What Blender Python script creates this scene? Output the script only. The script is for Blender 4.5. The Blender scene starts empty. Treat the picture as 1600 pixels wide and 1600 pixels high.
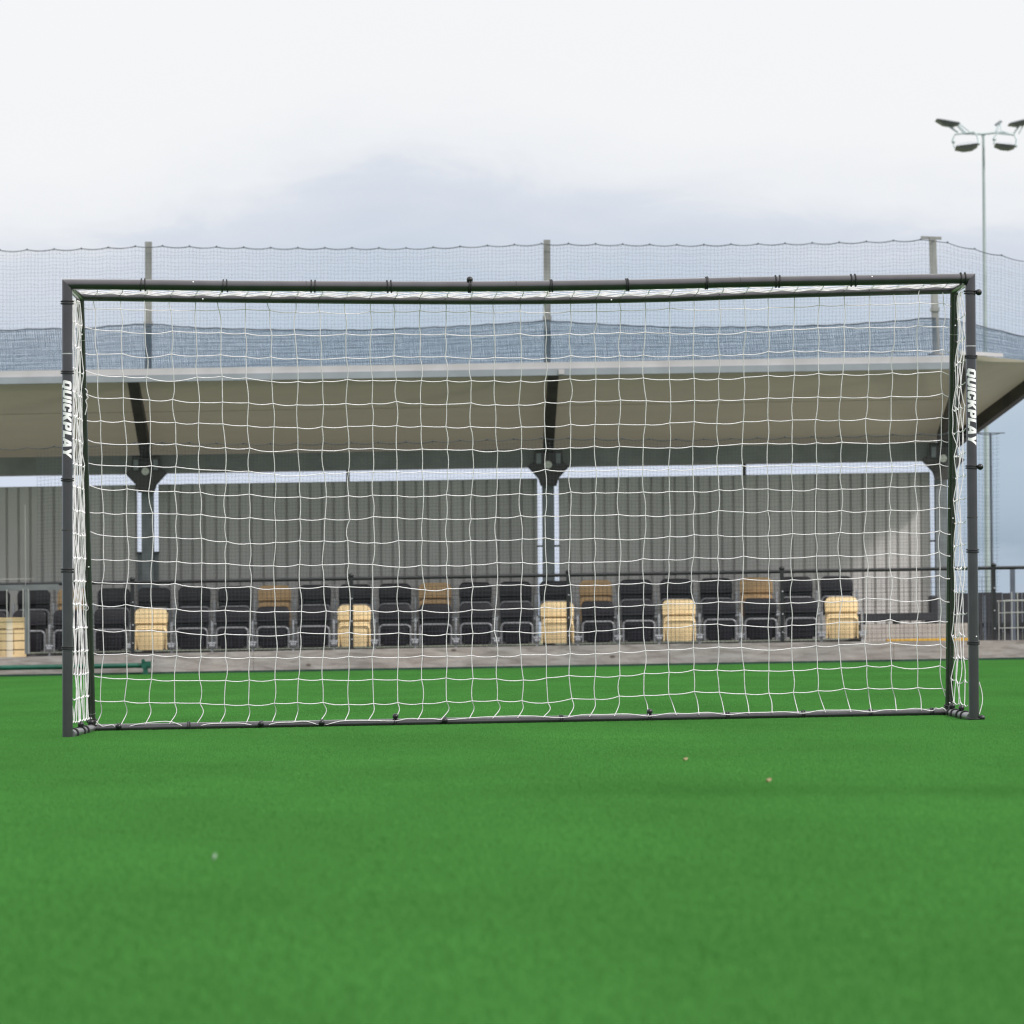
import bpy, bmesh, math, random
from mathutils import Vector, Matrix
random.seed(7)
sc = bpy.context.scene
COL = sc.collection
R = math.radians
sin, cos, pi = math.sin, math.cos, math.pi

# ------------------------------------------------------------------ camera
F = 7800.0                    # focal length in photo pixels (1600 wide)
H0 = 0.387                    # eye height above the turf
K = 0.0088                    # cross fall of the pitch
YAW, PITCH, ROLL = R(1.0), math.atan(191 / F), 0.0080
fwd = Vector((sin(YAW) * cos(PITCH), cos(YAW) * cos(PITCH), sin(PITCH)))
r0 = Vector((cos(YAW), -sin(YAW), 0)); u0 = r0.cross(fwd)
rt = cos(ROLL) * r0 - sin(ROLL) * u0
up = cos(ROLL) * u0 + sin(ROLL) * r0
CAM = Vector((0, 0, H0))
cd = bpy.data.cameras.new('camera'); cam = bpy.data.objects.new('camera', cd); COL.objects.link(cam)
cd.sensor_width = 36; cd.sensor_fit = 'HORIZONTAL'; cd.lens = 36 * F / 1600
cd.clip_start = 0.1; cd.clip_end = 6000
cd.dof.use_dof = True; cd.dof.focus_distance = 23.5; cd.dof.aperture_fstop = 11.8
cam.matrix_world = Matrix.Translation(CAM) @ Matrix((rt, up, -fwd)).transposed().to_4x4()
sc.camera = cam

def ray(px, py): return fwd + (px - 800) / F * rt + (800 - py) / F * up
def P(px, py, Y):
    d = ray(px, py); return CAM + d * (Y / d.y)
def X(px, Y, py=900): return P(px, py, Y).x
def Hh(py, Y):                       # height above local ground of picture row py (at mid picture) at depth Y
    p = P(800, py, Y); return p.z - K * p.x
def Ground(px, py):
    d = ray(px, py); t = -H0 / (d.z - K * d.x); return CAM + d * t

# ------------------------------------------------------------------ materials
def mat(name, col, rough=0.6, metal=0.0, var=0.0, scale=8.0, stretch=(1, 1, 1), bump=0.0, bscale=60, col2=None, detail=5, spec=0.5):
    m = bpy.data.materials.new(name); m.use_nodes = True
    nt = m.node_tree; b = nt.nodes['Principled BSDF']
    b.inputs['Roughness'].default_value = rough; b.inputs['Metallic'].default_value = metal
    b.inputs['Specular IOR Level'].default_value = spec
    b.inputs['Base Color'].default_value = (*col, 1)
    tc = nt.nodes.new('ShaderNodeTexCoord'); mp = nt.nodes.new('ShaderNodeMapping')
    nt.links.new(tc.outputs['Object'], mp.inputs['Vector']); mp.inputs['Scale'].default_value = stretch
    if var or col2:
        n = nt.nodes.new('ShaderNodeTexNoise'); n.inputs['Scale'].default_value = scale; n.inputs['Detail'].default_value = detail
        nt.links.new(mp.outputs[0], n.inputs['Vector'])
        cr = nt.nodes.new('ShaderNodeValToRGB')
        c1 = tuple(max(0, c * (1 - var)) for c in col); c2 = col2 or tuple(min(1, c * (1 + var)) for c in col)
        cr.color_ramp.elements[0].position = 0.32; cr.color_ramp.elements[1].position = 0.68
        cr.color_ramp.elements[0].color = (*c1, 1); cr.color_ramp.elements[1].color = (*c2, 1)
        nt.links.new(n.outputs['Fac'], cr.inputs['Fac']); nt.links.new(cr.outputs['Color'], b.inputs['Base Color'])
    if bump:
        n2 = nt.nodes.new('ShaderNodeTexNoise'); n2.inputs['Scale'].default_value = bscale; n2.inputs['Detail'].default_value = 3
        nt.links.new(mp.outputs[0], n2.inputs['Vector'])
        bp = nt.nodes.new('ShaderNodeBump'); bp.inputs['Strength'].default_value = bump; bp.inputs['Distance'].default_value = 0.01
        nt.links.new(n2.outputs['Fac'], bp.inputs['Height']); nt.links.new(bp.outputs['Normal'], b.inputs['Normal'])
    return m

M = {}
M['frame'] = mat('grey_coated_steel', (.070, .066, .071), .24, .70, var=.12, scale=14, bump=.02, bscale=300)
_b = M['frame'].node_tree.nodes['Principled BSDF']; _b.inputs['Coat Weight'].default_value = .8; _b.inputs['Coat Roughness'].default_value = .16
M['seam'] = mat('dark_seam', (.03, .03, .03), .5)
M['bright_seam'] = mat('bare_steel_seam', (.55, .55, .55), .35, .9)
M['rope'] = mat('white_net_twine', (.80, .77, .79), .75, var=.08, scale=40)
M['bungee'] = mat('black_bungee', (.012, .012, .014), .55)
M['ball'] = mat('black_ball_plastic', (.010, .010, .012), .28)
M['white_print'] = mat('white_print', (.85, .85, .85), .5, var=.03, scale=90)
M['button'] = mat('zinc_button', (.75, .75, .75), .4, .3)
M['timber'] = None
M['khaki'] = mat('khaki_membrane', (.42, .39, .31), .6, var=.06, scale=1.3, stretch=(1, 2.5, 1))
def translucent(m, fac, col):
    nt = m.node_tree; b = nt.nodes['Principled BSDF']; o = nt.nodes['Material Output']
    t = nt.nodes.new('ShaderNodeBsdfTranslucent'); t.inputs['Color'].default_value = (*col, 1)
    mx = nt.nodes.new('ShaderNodeMixShader'); mx.inputs['Fac'].default_value = fac
    nt.links.new(b.outputs[0], mx.inputs[1]); nt.links.new(t.outputs[0], mx.inputs[2]); nt.links.new(mx.outputs[0], o.inputs['Surface'])
translucent(M['khaki'], .16, (.36, .33, .25))
M['rafter'] = mat('dark_brown_steel', (.060, .055, .050), .55, var=.25, scale=5)
M['beam'] = mat('dark_grey_cladding', (.22, .232, .225), .5, var=.15, scale=4)
M['fascia'] = mat('pale_galvanised', (.47, .455, .465), .55, .0, var=.10, scale=3)
M['fascia_low'] = mat('blue_grey_gutter', (.27, .295, .325), .55, .0, var=.10, scale=3)
M['wall'] = mat('grey_profiled_sheet', (.54, .53, .51), .5, .0, var=.10, scale=1.5, stretch=(1, 1, .3))
M['column'] = mat('galvanised_column', (.23, .25, .26), .5, .4, var=.18, scale=6)
M['lens'] = mat('pale_lens', (.75, .75, .68), .25)
M['netpost'] = mat('weathered_grey_post', (.30, .30, .29), .55, .3, var=.22, scale=7, stretch=(1, 1, .4))
M['cord'] = mat('dark_net_twine', (.07, .085, .10), .8)
M['cord_band'] = mat('slate_net_twine', (.12, .18, .25), .8)
M['cable'] = mat('dark_cable', (.06, .07, .08), .6)
M['black'] = mat('black_coated_steel', (.014, .015, .017), .45, var=.3, scale=10)
M['seatblack'] = mat('black_seat_plastic', (.013, .012, .016), .33, var=.25, scale=6, spec=.35)
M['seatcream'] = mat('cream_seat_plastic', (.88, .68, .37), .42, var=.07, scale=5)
M['creamshade'] = mat('cream_seat_plastic_shaded', (.56, .36, .17), .45, var=.10, scale=6)  # cream plastic again, with the shade of the back row put into the colour
M['tube'] = mat('dull_grey_tube', (.28, .285, .30), .4, .5, var=.2, scale=20)
M['galv'] = mat('galvanised_bracket', (.44, .46, .48), .45, .5, var=.25, scale=25)
M['concrete'] = mat('pale_concrete', (.42, .39, .35), .85, var=.12, scale=5, bump=.15)
M['greycon'] = mat('grey_concrete', (.19, .185, .18), .85, var=.15, scale=3, bump=.15)
M['yellow'] = mat('yellow_paint', (.70, .40, .04), .6, var=.15, scale=12)
M['darkpanel'] = mat('charcoal_board', (.028, .029, .034), .55, var=.25, scale=5)
M['greypost'] = mat('slate_grey_post', (.11, .13, .16), .5, .2, var=.15, scale=6)
M['gate'] = mat('grey_gate_paint', (.17, .185, .19), .5, .3, var=.15, scale=6)
M['lightwire'] = mat('pale_wire', (.50, .50, .48), .45, .5)
M['green'] = mat('green_painted_steel', (.008, .085, .055), .4, var=.2, scale=9)
M['beigeboard'] = mat('beige_board', (.88, .66, .36), .5, var=.08, scale=7)
M['mast'] = mat('galvanised_mast', (.36, .43, .43), .5, .3, var=.1, scale=3)
M['lamphouse'] = mat('pale_lamp_housing', (.42, .44, .46), .4, .3)
M['lampglass'] = mat('dark_lamp_glass', (.11, .12, .125), .25)
M['tan'] = mat('dry_leaf_tan', (.30, .25, .13), .8)
M['offwhite'] = mat('pale_scrap', (.25, .34, .24), .7)

def timber_mat():
    m = mat('weathered_timber', (.34, .29, .265), .85, bump=.25, bscale=30)
    nt = m.node_tree; b = nt.nodes['Principled BSDF']
    tc = nt.nodes.new('ShaderNodeTexCoord')
    mp = nt.nodes.new('ShaderNodeMapping'); mp.inputs['Scale'].default_value = (2.2, 3, 13)
    nt.links.new(tc.outputs['Object'], mp.inputs['Vector'])
    n = nt.nodes.new('ShaderNodeTexNoise'); n.inputs['Scale'].default_value = 1.6; n.inputs['Detail'].default_value = 6
    n.inputs['Distortion'].default_value = .6
    nt.links.new(mp.outputs[0], n.inputs['Vector'])
    cr = nt.nodes.new('ShaderNodeValToRGB')
    e = cr.color_ramp.elements; e[0].position = .3; e[0].color = (.225, .195, .18, 1); e[1].position = .72; e[1].color = (.43, .395, .375, 1)
    x = e.new(.5); x.color = (.335, .30, .283, 1)
    nt.links.new(n.outputs['Fac'], cr.inputs['Fac'])
    # reddish / greyer patches along the boards
    n3 = nt.nodes.new('ShaderNodeTexNoise'); n3.inputs['Scale'].default_value = 1.1; n3.inputs['Detail'].default_value = 3
    nt.links.new(tc.outputs['Object'], n3.inputs['Vector'])
    mx = nt.nodes.new('ShaderNodeMix'); mx.data_type = 'RGBA'; mx.blend_type = 'MULTIPLY'
    cr3 = nt.nodes.new('ShaderNodeValToRGB'); f = cr3.color_ramp.elements
    f[0].position = .35; f[0].color = (1.0, .965, .95, 1); f[1].position = .65; f[1].color = (.86, .90, .92, 1)
    nt.links.new(n3.outputs['Fac'], cr3.inputs['Fac'])
    mx.inputs['Factor'].default_value = 1
    nt.links.new(cr.outputs['Color'], mx.inputs['A']); nt.links.new(cr3.outputs['Color'], mx.inputs['B'])
    # knots
    v = nt.nodes.new('ShaderNodeTexVoronoi'); v.inputs['Scale'].default_value = 2.6
    mpv = nt.nodes.new('ShaderNodeMapping'); mpv.inputs['Scale'].default_value = (.8, 1, 1.5)
    nt.links.new(tc.outputs['Object'], mpv.inputs['Vector']); nt.links.new(mpv.outputs[0], v.inputs['Vector'])
    crv = nt.nodes.new('ShaderNodeValToRGB'); g = crv.color_ramp.elements
    g[0].position = .045; g[0].color = (1, 1, 1, 1); g[1].position = .085; g[1].color = (0, 0, 0, 1)
    nt.links.new(v.outputs['Distance'], crv.inputs['Fac'])
    mx2 = nt.nodes.new('ShaderNodeMix'); mx2.data_type = 'RGBA'
    nt.links.new(crv.outputs['Color'], mx2.inputs['Factor']); nt.links.new(mx.outputs['Result'], mx2.inputs['A'])
    mx2.inputs['B'].default_value = (.11, .085, .075, 1)
    nt.links.new(mx2.outputs['Result'], b.inputs['Base Color'])
    return m
M['timber'] = timber_mat()

# ------------------------------------------------------------------ mesh builder
class MB:
    def __init__(s): s.v = []; s.f = []
    def box(s, x0, x1, y0, y1, z0, z1, slope=0.0):
        n = len(s.v)
        for x in (x0, x1):
            for y in (y0, y1):
                for z in (z0, z1): s.v.append((x, y, z + slope * x))
        for q in ((0, 1, 3, 2), (4, 6, 7, 5), (0, 4, 5, 1), (2, 3, 7, 6), (0, 2, 6, 4), (1, 5, 7, 3)):
            s.f.append(tuple(n + i for i in q))
        return s
    def bar(s, a, b, w, h, upv=Vector((0, 0, 1))):        # rectangular bar from a to b
        a = Vector(a); b = Vector(b); t = (b - a).normalized()
        side = t.cross(upv)
        if side.length < 1e-4: side = t.cross(Vector((0, 1, 0)))
        side.normalize(); u = side.cross(t)
        n = len(s.v)
        for p in (a, b):
            for i, j in ((-1, -1), (1, -1), (1, 1), (-1, 1)): s.v.append(tuple(p + side * (i * w / 2) + u * (j * h / 2)))
        for i in range(4): s.f.append((n + i, n + (i + 1) % 4, n + 4 + (i + 1) % 4, n + 4 + i))
        s.f.append((n + 3, n + 2, n + 1, n)); s.f.append((n + 4, n + 5, n + 6, n + 7))
        return s
    def tube(s, pts, r, sides=8, closed=False, caps=True):
        pts = [Vector(p) for p in pts]; N = len(pts)
        rad = r if callable(r) else (lambda i: r)
        t0 = (pts[1] - pts[0]).normalized()
        ref = Vector((0, 0, 1)) if abs(t0.z) < .9 else Vector((0, 1, 0))
        nrm = (ref - t0 * ref.dot(t0)).normalized()
        n0 = len(s.v)
        for i, p in enumerate(pts):
            a = pts[i - 1] if (i > 0 or closed) else p
            b = pts[(i + 1) % N] if (i < N - 1 or closed) else p
            t = (b - a)
            t = t.normalized() if t.length > 1e-9 else t0
            nrm = nrm - t * nrm.dot(t)
            nrm = nrm.normalized() if nrm.length > 1e-6 else t.orthogonal().normalized()
            bn = t.cross(nrm)
            for k in range(sides):
                a_ = 2 * pi * k / sides
                s.v.append(tuple(p + (nrm * cos(a_) + bn * sin(a_)) * rad(i)))
        for i in range(N if closed else N - 1):
            j = (i + 1) % N
            for k in range(sides):
                l = (k + 1) % sides
                s.f.append((n0 + i * sides + k, n0 + i * sides + l, n0 + j * sides + l, n0 + j * sides + k))
        if caps and not closed:
            s.f.append(tuple(n0 + k for k in reversed(range(sides))))
            s.f.append(tuple(n0 + (N - 1) * sides + k for k in range(sides)))
        return s
    def ball(s, c, r, seg=14, rings=9, sq=(1, 1, 1)):
        n0 = len(s.v); c = Vector(c)
        for i in range(1, rings):
            th = pi * i / rings
            for k in range(seg):
                a = 2 * pi * k / seg
                s.v.append((c.x + r * sq[0] * sin(th) * cos(a), c.y + r * sq[1] * sin(th) * sin(a), c.z + r * sq[2] * cos(th)))
        top = len(s.v); s.v.append((c.x, c.y, c.z + r * sq[2])); bot = len(s.v); s.v.append((c.x, c.y, c.z - r * sq[2]))
        for i in range(rings - 2):
            for k in range(seg):
                l = (k + 1) % seg
                s.f.append((n0 + i * seg + k, n0 + (i + 1) * seg + k, n0 + (i + 1) * seg + l, n0 + i * seg + l))
        for k in range(seg):
            l = (k + 1) % seg
            s.f.append((top, n0 + k, n0 + l)); s.f.append((bot, n0 + (rings - 2) * seg + l, n0 + (rings - 2) * seg + k))
        return s
    def prism(s, poly, d):            # poly: list of Vector; extruded by vector d
        n = len(s.v); m = len(poly); d = Vector(d)
        for p in poly: s.v.append(tuple(p))
        for p in poly: s.v.append(tuple(Vector(p) + d))
        s.f.append(tuple(range(n, n + m))); s.f.append(tuple(reversed(range(n + m, n + 2 * m))))
        for i in range(m):
            j = (i + 1) % m; s.f.append((n + i, n + m + i, n + m + j, n + j))
        return s
    def grid(s, rows):                # rows of points -> sheet
        n = len(s.v); w = len(rows[0])
        for r_ in rows:
            for p in r_: s.v.append(tuple(p))
        for i in range(len(rows) - 1):
            for j in range(w - 1):
                a = n + i * w + j; s.f.append((a, a + 1, a + w + 1, a + w))
        return s
    def build(s, name, m, parent=None, smooth=False, bevel=0):
        me = bpy.data.meshes.new(name); me.from_pydata([tuple(p) for p in s.v], [], s.f)
        me.validate(); me.update()
        bm = bmesh.new(); bm.from_mesh(me); bmesh.ops.recalc_face_normals(bm, faces=bm.faces[:])
        if bevel: bmesh.ops.bevel(bm, geom=bm.edges[:], offset=bevel, segments=2, affect='EDGES', profile=.5)
        bm.to_mesh(me); bm.free()
        if smooth:
            for p in me.polygons: p.use_smooth = True
            try: me.set_sharp_from_angle(angle=R(40))
            except Exception: pass
        me.materials.append(m)
        o = bpy.data.objects.new(name, me); COL.objects.link(o)
        if parent is not None: attach(o, parent)
        return o

def attach(o, parent):
    o.parent = parent
    root = parent; off = Vector((0, 0, 0))
    chain = []
    q = parent
    while q is not None: chain.append(q); q = q.parent
    # every ancestor mesh sits at the origin of its root; only the root Empty has a location
    base = chain[-1].location if len(chain) == 1 else Vector((0, 0, 0))
    o.matrix_parent_inverse = Matrix.Translation(-Vector(base))

def thing(name, label, cat, loc=(0, 0, 0), group=None):
    o = bpy.data.objects.new(name, None); COL.objects.link(o); o.location = loc
    o.empty_display_size = .2
    return tag(o, label, cat, group)
def tag(o, label=None, cat=None, group=None, kind=None):
    if label: o['label'] = label
    if cat: o['category'] = cat
    if group: o['group'] = group
    if kind: o['kind'] = kind
    return o
def ringpts(c, axis, r, n=20, tilt=0.0, squash=1.0):
    axis = Vector(axis).normalized(); a = axis.orthogonal().normalized(); b = axis.cross(a)
    return [Vector(c) + (a * cos(t) + b * sin(t)) * r + axis * (tilt * sin(t + .7)) for t in (2 * pi * i / n for i in range(n))]

# ------------------------------------------------------------------ ground and turf
def gplane(name, m, x0, x1, y0, y1, z, slope):
    b = MB(); b.v = [(x0, y0, z + slope * x0), (x1, y0, z + slope * x1), (x1, y1, z + slope * x1), (x0, y1, z + slope * x0)]; b.f = [(0, 1, 2, 3)]
    o = b.build(name, m); tag(o, kind='structure'); return o
M['turfbase'] = mat('turf_backing', (.034, .112, .026), .9, var=.10, scale=3)
M['earth'] = mat('far_ground', (.10, .12, .07), .95, var=.3, scale=.05)
gplane('artificial_pitch', M['turfbase'], -45, 45, -20, 54.96, 0, K)
gplane('terrace_ground', M['greycon'], -45, 45, 54.96, 75, -.004, K)
gplane('ground', M['earth'], -3000, 3000, -3000, 3000, -.6, 0)

def blade_mat():
    m = bpy.data.materials.new('green_turf_fibre'); m.use_nodes = True; nt = m.node_tree; b = nt.nodes['Principled BSDF']
    at = nt.nodes.new('ShaderNodeAttribute'); at.attribute_name = 'tint'
    cr = nt.nodes.new('ShaderNodeValToRGB'); e = cr.color_ramp.elements
    e[0].color = (.060, .216, .045, 1); e[1].color = (.108, .325, .076, 1)
    nt.links.new(at.outputs['Fac'], cr.inputs['Fac'])
    # broad, faint wear patches over the pitch
    g = nt.nodes.new('ShaderNodeNewGeometry'); mp = nt.nodes.new('ShaderNodeMapping'); mp.inputs['Scale'].default_value = (.9, .22, 1)
    nt.links.new(g.outputs['Position'], mp.inputs['Vector'])
    n = nt.nodes.new('ShaderNodeTexNoise'); n.inputs['Scale'].default_value = 1.4; n.inputs['Detail'].default_value = 4
    nt.links.new(mp.outputs[0], n.inputs['Vector'])
    mr = nt.nodes.new('ShaderNodeMapRange'); mr.inputs['From Min'].default_value = .3; mr.inputs['From Max'].default_value = .7
    mr.inputs['To Min'].default_value = .88; mr.inputs['To Max'].default_value = 1.10
    nt.links.new(n.outputs['Fac'], mr.inputs['Value'])
    mx = nt.nodes.new('ShaderNodeMix'); mx.data_type = 'RGBA'; mx.blend_type = 'MULTIPLY'; mx.inputs['Factor'].default_value = 1
    nt.links.new(cr.outputs['Color'], mx.inputs['A']); nt.links.new(mr.outputs['Result'], mx.inputs['B'])
    nt.links.new(mx.outputs['Result'], b.inputs['Base Color'])
    b.inputs['Roughness'].default_value = .8; b.inputs['Specular IOR Level'].default_value = .05
    tr = nt.nodes.new('ShaderNodeBsdfTranslucent'); nt.links.new(mx.outputs['Result'], tr.inputs['Color'])
    ms = nt.nodes.new('ShaderNodeMixShader'); ms.inputs['Fac'].default_value = .36
    nt.links.new(b.outputs[0], ms.inputs[1]); nt.links.new(tr.outputs[0], ms.inputs[2]); nt.links.new(ms.outputs[0], nt.nodes['Material Output'].inputs['Surface'])
    return m
M['blade'] = blade_mat()

def turf_tile(n=12000, s=.5):
    rng = random.Random(3); v = []; f = []; tint = []
    for i in range(n):
        x = rng.uniform(-s / 2, s / 2); y = rng.uniform(-s / 2, s / 2)
        a = rng.uniform(0, 2 * pi); h = rng.uniform(.0065, .0095); w = rng.uniform(.0008, .0014)
        la = rng.uniform(0, 2 * pi); l = rng.uniform(0, .008)
        dx, dy = cos(a) * w, sin(a) * w; lx, ly = cos(la) * l, sin(la) * l
        k = len(v)
        v += [(x - dx, y - dy, 0), (x + dx, y + dy, 0), (x + dx * .8 + lx * .4, y + dy * .8 + ly * .4, h * .6),
              (x - dx * .8 + lx * .4, y - dy * .8 + ly * .4, h * .6), (x + lx, y + ly, h)]
        f += [(k, k + 1, k + 2, k + 3), (k + 3, k + 2, k + 4)]
        t = min(1, max(0, rng.gauss(.5, .24))); tint += [t] * 5
    me = bpy.data.meshes.new('turf_tile'); me.from_pydata(v, [], f); me.update()
    at = me.attributes.new('tint', 'FLOAT', 'POINT'); at.data.foreach_set('value', tint)
    me.materials.append(M['blade'])
    return bpy.data.objects.new('turf_tile', me)
tile = turf_tile()
pts = []
S = .5; rr = random.Random(11)
yy = 2.0
while yy < 54.75:
    xc = .0175 * yy; hw = .118 * yy + 9
    i0 = math.floor((xc - hw) / S); i1 = math.ceil((xc + hw) / S)
    for i in range(i0, i1 + 1): pts.append((i * S + (.25 if int(yy / S) % 2 else 0), yy, 0))
    yy += S * .995
me = bpy.data.meshes.new('turf_grass'); me.from_pydata(pts, [], []); me.update()
rot = me.attributes.new('rot', 'FLOAT_VECTOR', 'POINT')
rot.data.foreach_set('vector', [c for _ in pts for c in (0, 0, rr.choice((0, 1, 2, 3)) * pi / 2)])
tg = bpy.data.objects.new('turf_grass', me); COL.objects.link(tg); tg.rotation_euler = (0, -math.atan(K), 0)
tag(tg, 'short green artificial turf pile covering the pitch', None, None, 'stuff')
ng = bpy.data.node_groups.new('turf_scatter', 'GeometryNodeTree')
ng.interface.new_socket('Geometry', in_out='INPUT', socket_type='NodeSocketGeometry')
ng.interface.new_socket('Geometry', in_out='OUTPUT', socket_type='NodeSocketGeometry')
gi = ng.nodes.new('NodeGroupInput'); go = ng.nodes.new('NodeGroupOutput')
oi = ng.nodes.new('GeometryNodeObjectInfo'); oi.inputs['Object'].default_value = tile; oi.inputs['As Instance'].default_value = True
ip = ng.nodes.new('GeometryNodeInstanceOnPoints'); na = ng.nodes.new('GeometryNodeInputNamedAttribute')
na.data_type = 'FLOAT_VECTOR'; na.inputs['Name'].default_value = 'rot'
er = ng.nodes.new('FunctionNodeEulerToRotation')
ng.links.new(gi.outputs[0], ip.inputs['Points']); ng.links.new(oi.outputs['Geometry'], ip.inputs['Instance'])
ng.links.new(na.outputs[0], er.inputs[0]); ng.links.new(er.outputs[0], ip.inputs['Rotation'])
ng.links.new(ip.outputs[0], go.inputs[0])
md = tg.modifiers.new('scatter', 'NODES'); md.node_group = ng

# small debris on the turf
def scrap(px, py, w, label, m, name='dry_leaf'):
    g = Ground(px, py); b = MB()
    pl = [Vector((g.x + w * cos(a) * q, g.y + w * sin(a) * q * 1.5, g.z + .010 + .005 * sin(2 * a) + .003 * cos(a))) for a, q in ((0, 1), (1, .7), (2, .9), (3.1, .6), (4.2, 1), (5.3, .6))]
    b.prism(pl, (0, 0, .002)); tag(b.build(name, m), label, 'leaf' if name == 'dry_leaf' else 'scrap')
scrap(1070, 1192, .010, 'small tan dry leaf lying on the turf nearest to the goal', M['tan'])
scrap(1200, 1226, .010, 'tan dry leaf on the turf beside the faint shadow', M['tan'])
scrap(334, 1349, .005, 'tiny pale scrap on the open turf in front', M['offwhite'], 'litter_scrap')

# unseen pole added off to the right, sized to cast a soft shadow across the turf
E_ = Ground(770, 1238); HP = 5.2; SD = Vector((-sin(R(122)), -cos(R(122)), 0)); LP_ = HP / math.tan(R(42))
bp_ = E_ - SD * LP_; bp_.z = K * bp_.x
pole = thing('shadow_pole', 'unseen grey pole added right of the goal to cast a soft turf shadow', 'pole', bp_)
POLE = (bp_, HP)

# ------------------------------------------------------------------ football goal
YL, YR = 19.82, 20.15
RB = .021; RR = .0172
# front uprights
gl = Ground(105.5, 1153); gl.y = YL; gr = Ground(1522, 1128.5); gr.y = YR
BL = P(105.5, 1153, YL); BR = P(1522, 1128.5, YR)
BL.z = K * BL.x; BR.z = K * BR.x
TL = P(105, 444.3, YL); TR = P(1516, 435.2, YR)
# rear frame
rTL = P(125, 463.5, 20.62); rTR = P(1491, 452.5, 20.95)
rBL = P(143.5, 1137, 21.05); rBR = P(1483, 1115, 21.38)
rBL.z = K * rBL.x + RR; rBR.z = K * rBR.x + RR
goal = thing('football_goal', 'dark grey steel football goal with white net and black bungee ties on the turf', 'goal', loc=((BL + BR) / 2))

def mitred(pts, r, sides, end0=None, end1=None):
    """tube whose first / last ring is cut by the plane (point, normal)"""
    b = MB(); b.tube(pts, r, sides, caps=False)
    N = len(pts)
    for (idx, pl, a, c) in ((0, end0, pts[0], pts[1]), (N - 1, end1, pts[-1], pts[-2])):
        if pl is None:
            b.f.append(tuple(idx * sides + k for k in range(sides))); continue
        q, nn = pl; t = (Vector(c) - Vector(a)).normalized()
        for k in range(sides):
            v = Vector(b.v[idx * sides + k]); d = (q - v).dot(nn) / t.dot(nn)
            b.v[idx * sides + k] = tuple(v + t * d)
    return b
def curve(pxs, Ya, Yb, pa, pb):
    """polyline through picture points with depth running Ya->Yb"""
    out = []
    for px, py in pxs:
        f = (px - pa) / (pb - pa); out.append(P(px, py, Ya + (Yb - Ya) * f))
    return out
def smoothpts(pts, n):
    # Catmull-Rom resample
    out = []; p = [pts[0] * 2 - pts[1]] + pts + [pts[-1] * 2 - pts[-2]]
    for i in range(1, len(p) - 2):
        for k in range(n):
            t = k / n; a, b_, c, d = p[i - 1], p[i], p[i + 1], p[i + 2]
            out.append(.5 * ((2 * b_) + (c - a) * t + (2 * a - 5 * b_ + 4 * c - d) * t * t + (3 * b_ - a - 3 * c + d) * t ** 3))
    out.append(pts[-1]); return out
crossbar_pts = smoothpts([TL] + curve([(230, 445), (400, 446.8), (735, 447.6), (1000, 444.5), (1200, 440)], YL, YR, 105, 1516) + [TR], 6)
rear_top_pts = smoothpts([rTL] + curve([(230, 465), (350, 466.5), (740, 469.5), (1000, 466.5), (1200, 460)], 20.62, 20.95, 125, 1491) + [rTR], 6)
mL = (TL, Vector((1, 0, 1)).normalized()); mR = (TR, Vector((1, 0, -1)).normalized())
def lerp_pts(a, b, n): return [a.lerp(b, i / n) for i in range(n + 1)]
postL = mitred(lerp_pts(BL, TL, 8), RB, 28, None, mL).build('goal_post', M['frame'], goal, True)
postR = mitred(lerp_pts(BR, TR, 8), RB, 28, None, mR).build('goal_post', M['frame'], goal, True)
xbar = mitred(crossbar_pts, RB, 28, mL, mR).build('crossbar', M['frame'], goal, True)
MB().tube(rear_top_pts, RR, 22).build('rear_top_bar', M['frame'], goal, True)
def rear_post(a, b):
    t = (a - b).normalized()
    pts = [b + Vector((0, 0, 0))] + [b.lerp(a, i / 8) for i in range(1, 8)] + [a - t * .02, a]
    return MB().tube(pts, RR, 22)
rpL = rear_post(rTL, rBL).build('rear_post', M['frame'], goal, True)
rpR = rear_post(rTR, rBR).build('rear_post', M['frame'], goal, True)
# ground bar, slightly bowed
gb = [rBL.lerp(rBR, i / 30) for i in range(31)]
gbar = MB().tube(gb, RR, 22).build('ground_bar', M['frame'], goal, True)
# side bars on the ground and at the top corners
sbL = (BL + Vector((.012, .012, RR)), rBL); sbR = (BR + Vector((-.012, .012, RR)), rBR)
M['sleeve'] = mat('galvanised_sleeve', (.20, .205, .21), .3, .75, var=.2, scale=30)
for a, b in (sbL, sbR): MB().tube([a, b], RR, 20).build('side_bar', M['sleeve'], goal, True)
for a, b in ((TL + Vector((.012, .015, -.012)), rTL), (TR + Vector((-.012, .015, -.012)), rTR)): MB().tube([a, b], RR, 20).build('top_side_bar', M['frame'], goal, True)

# joint seams and snap buttons
def seam_ring(p, axis, r, m, w=.0022):
    ax = Vector(axis).normalized()
    return MB().tube([p - ax * w, p + ax * w], r + .0007, 28).build('tube_joint', m, goal, True)
def on_post(a, b, px_y):
    pa = proj(a)[1]; pb = proj(b)[1]; return a.lerp(b, (px_y - pa) / (pb - pa))
def proj(p):
    d = Vector(p) - CAM; z = d.dot(fwd); return (800 + F * d.dot(rt) / z, 800 - F * d.dot(up) / z)
def on_line(pts, px):
    for a, b in zip(pts, pts[1:]):
        xa, xb = proj(a)[0], proj(b)[0]
        if xa <= px <= xb: return a.lerp(b, (px - xa) / (xb - xa)), (b - a).normalized()
    return pts[-1], (pts[-1] - pts[-2]).normalized()
for y, m in ((553, 'bright_seam'), (829, 'seam')): seam_ring(on_post(TL, BL, y), TL - BL, RB, M[m])
for y, m in ((541, 'bright_seam'), (809, 'seam')): seam_ring(on_post(TR, BR, y), TR - BR, RB, M[m])
for x in (478, 806, 1156):
    p, t = on_line(crossbar_pts, x); seam_ring(p, t, RB, M['seam'], .0012)
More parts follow.
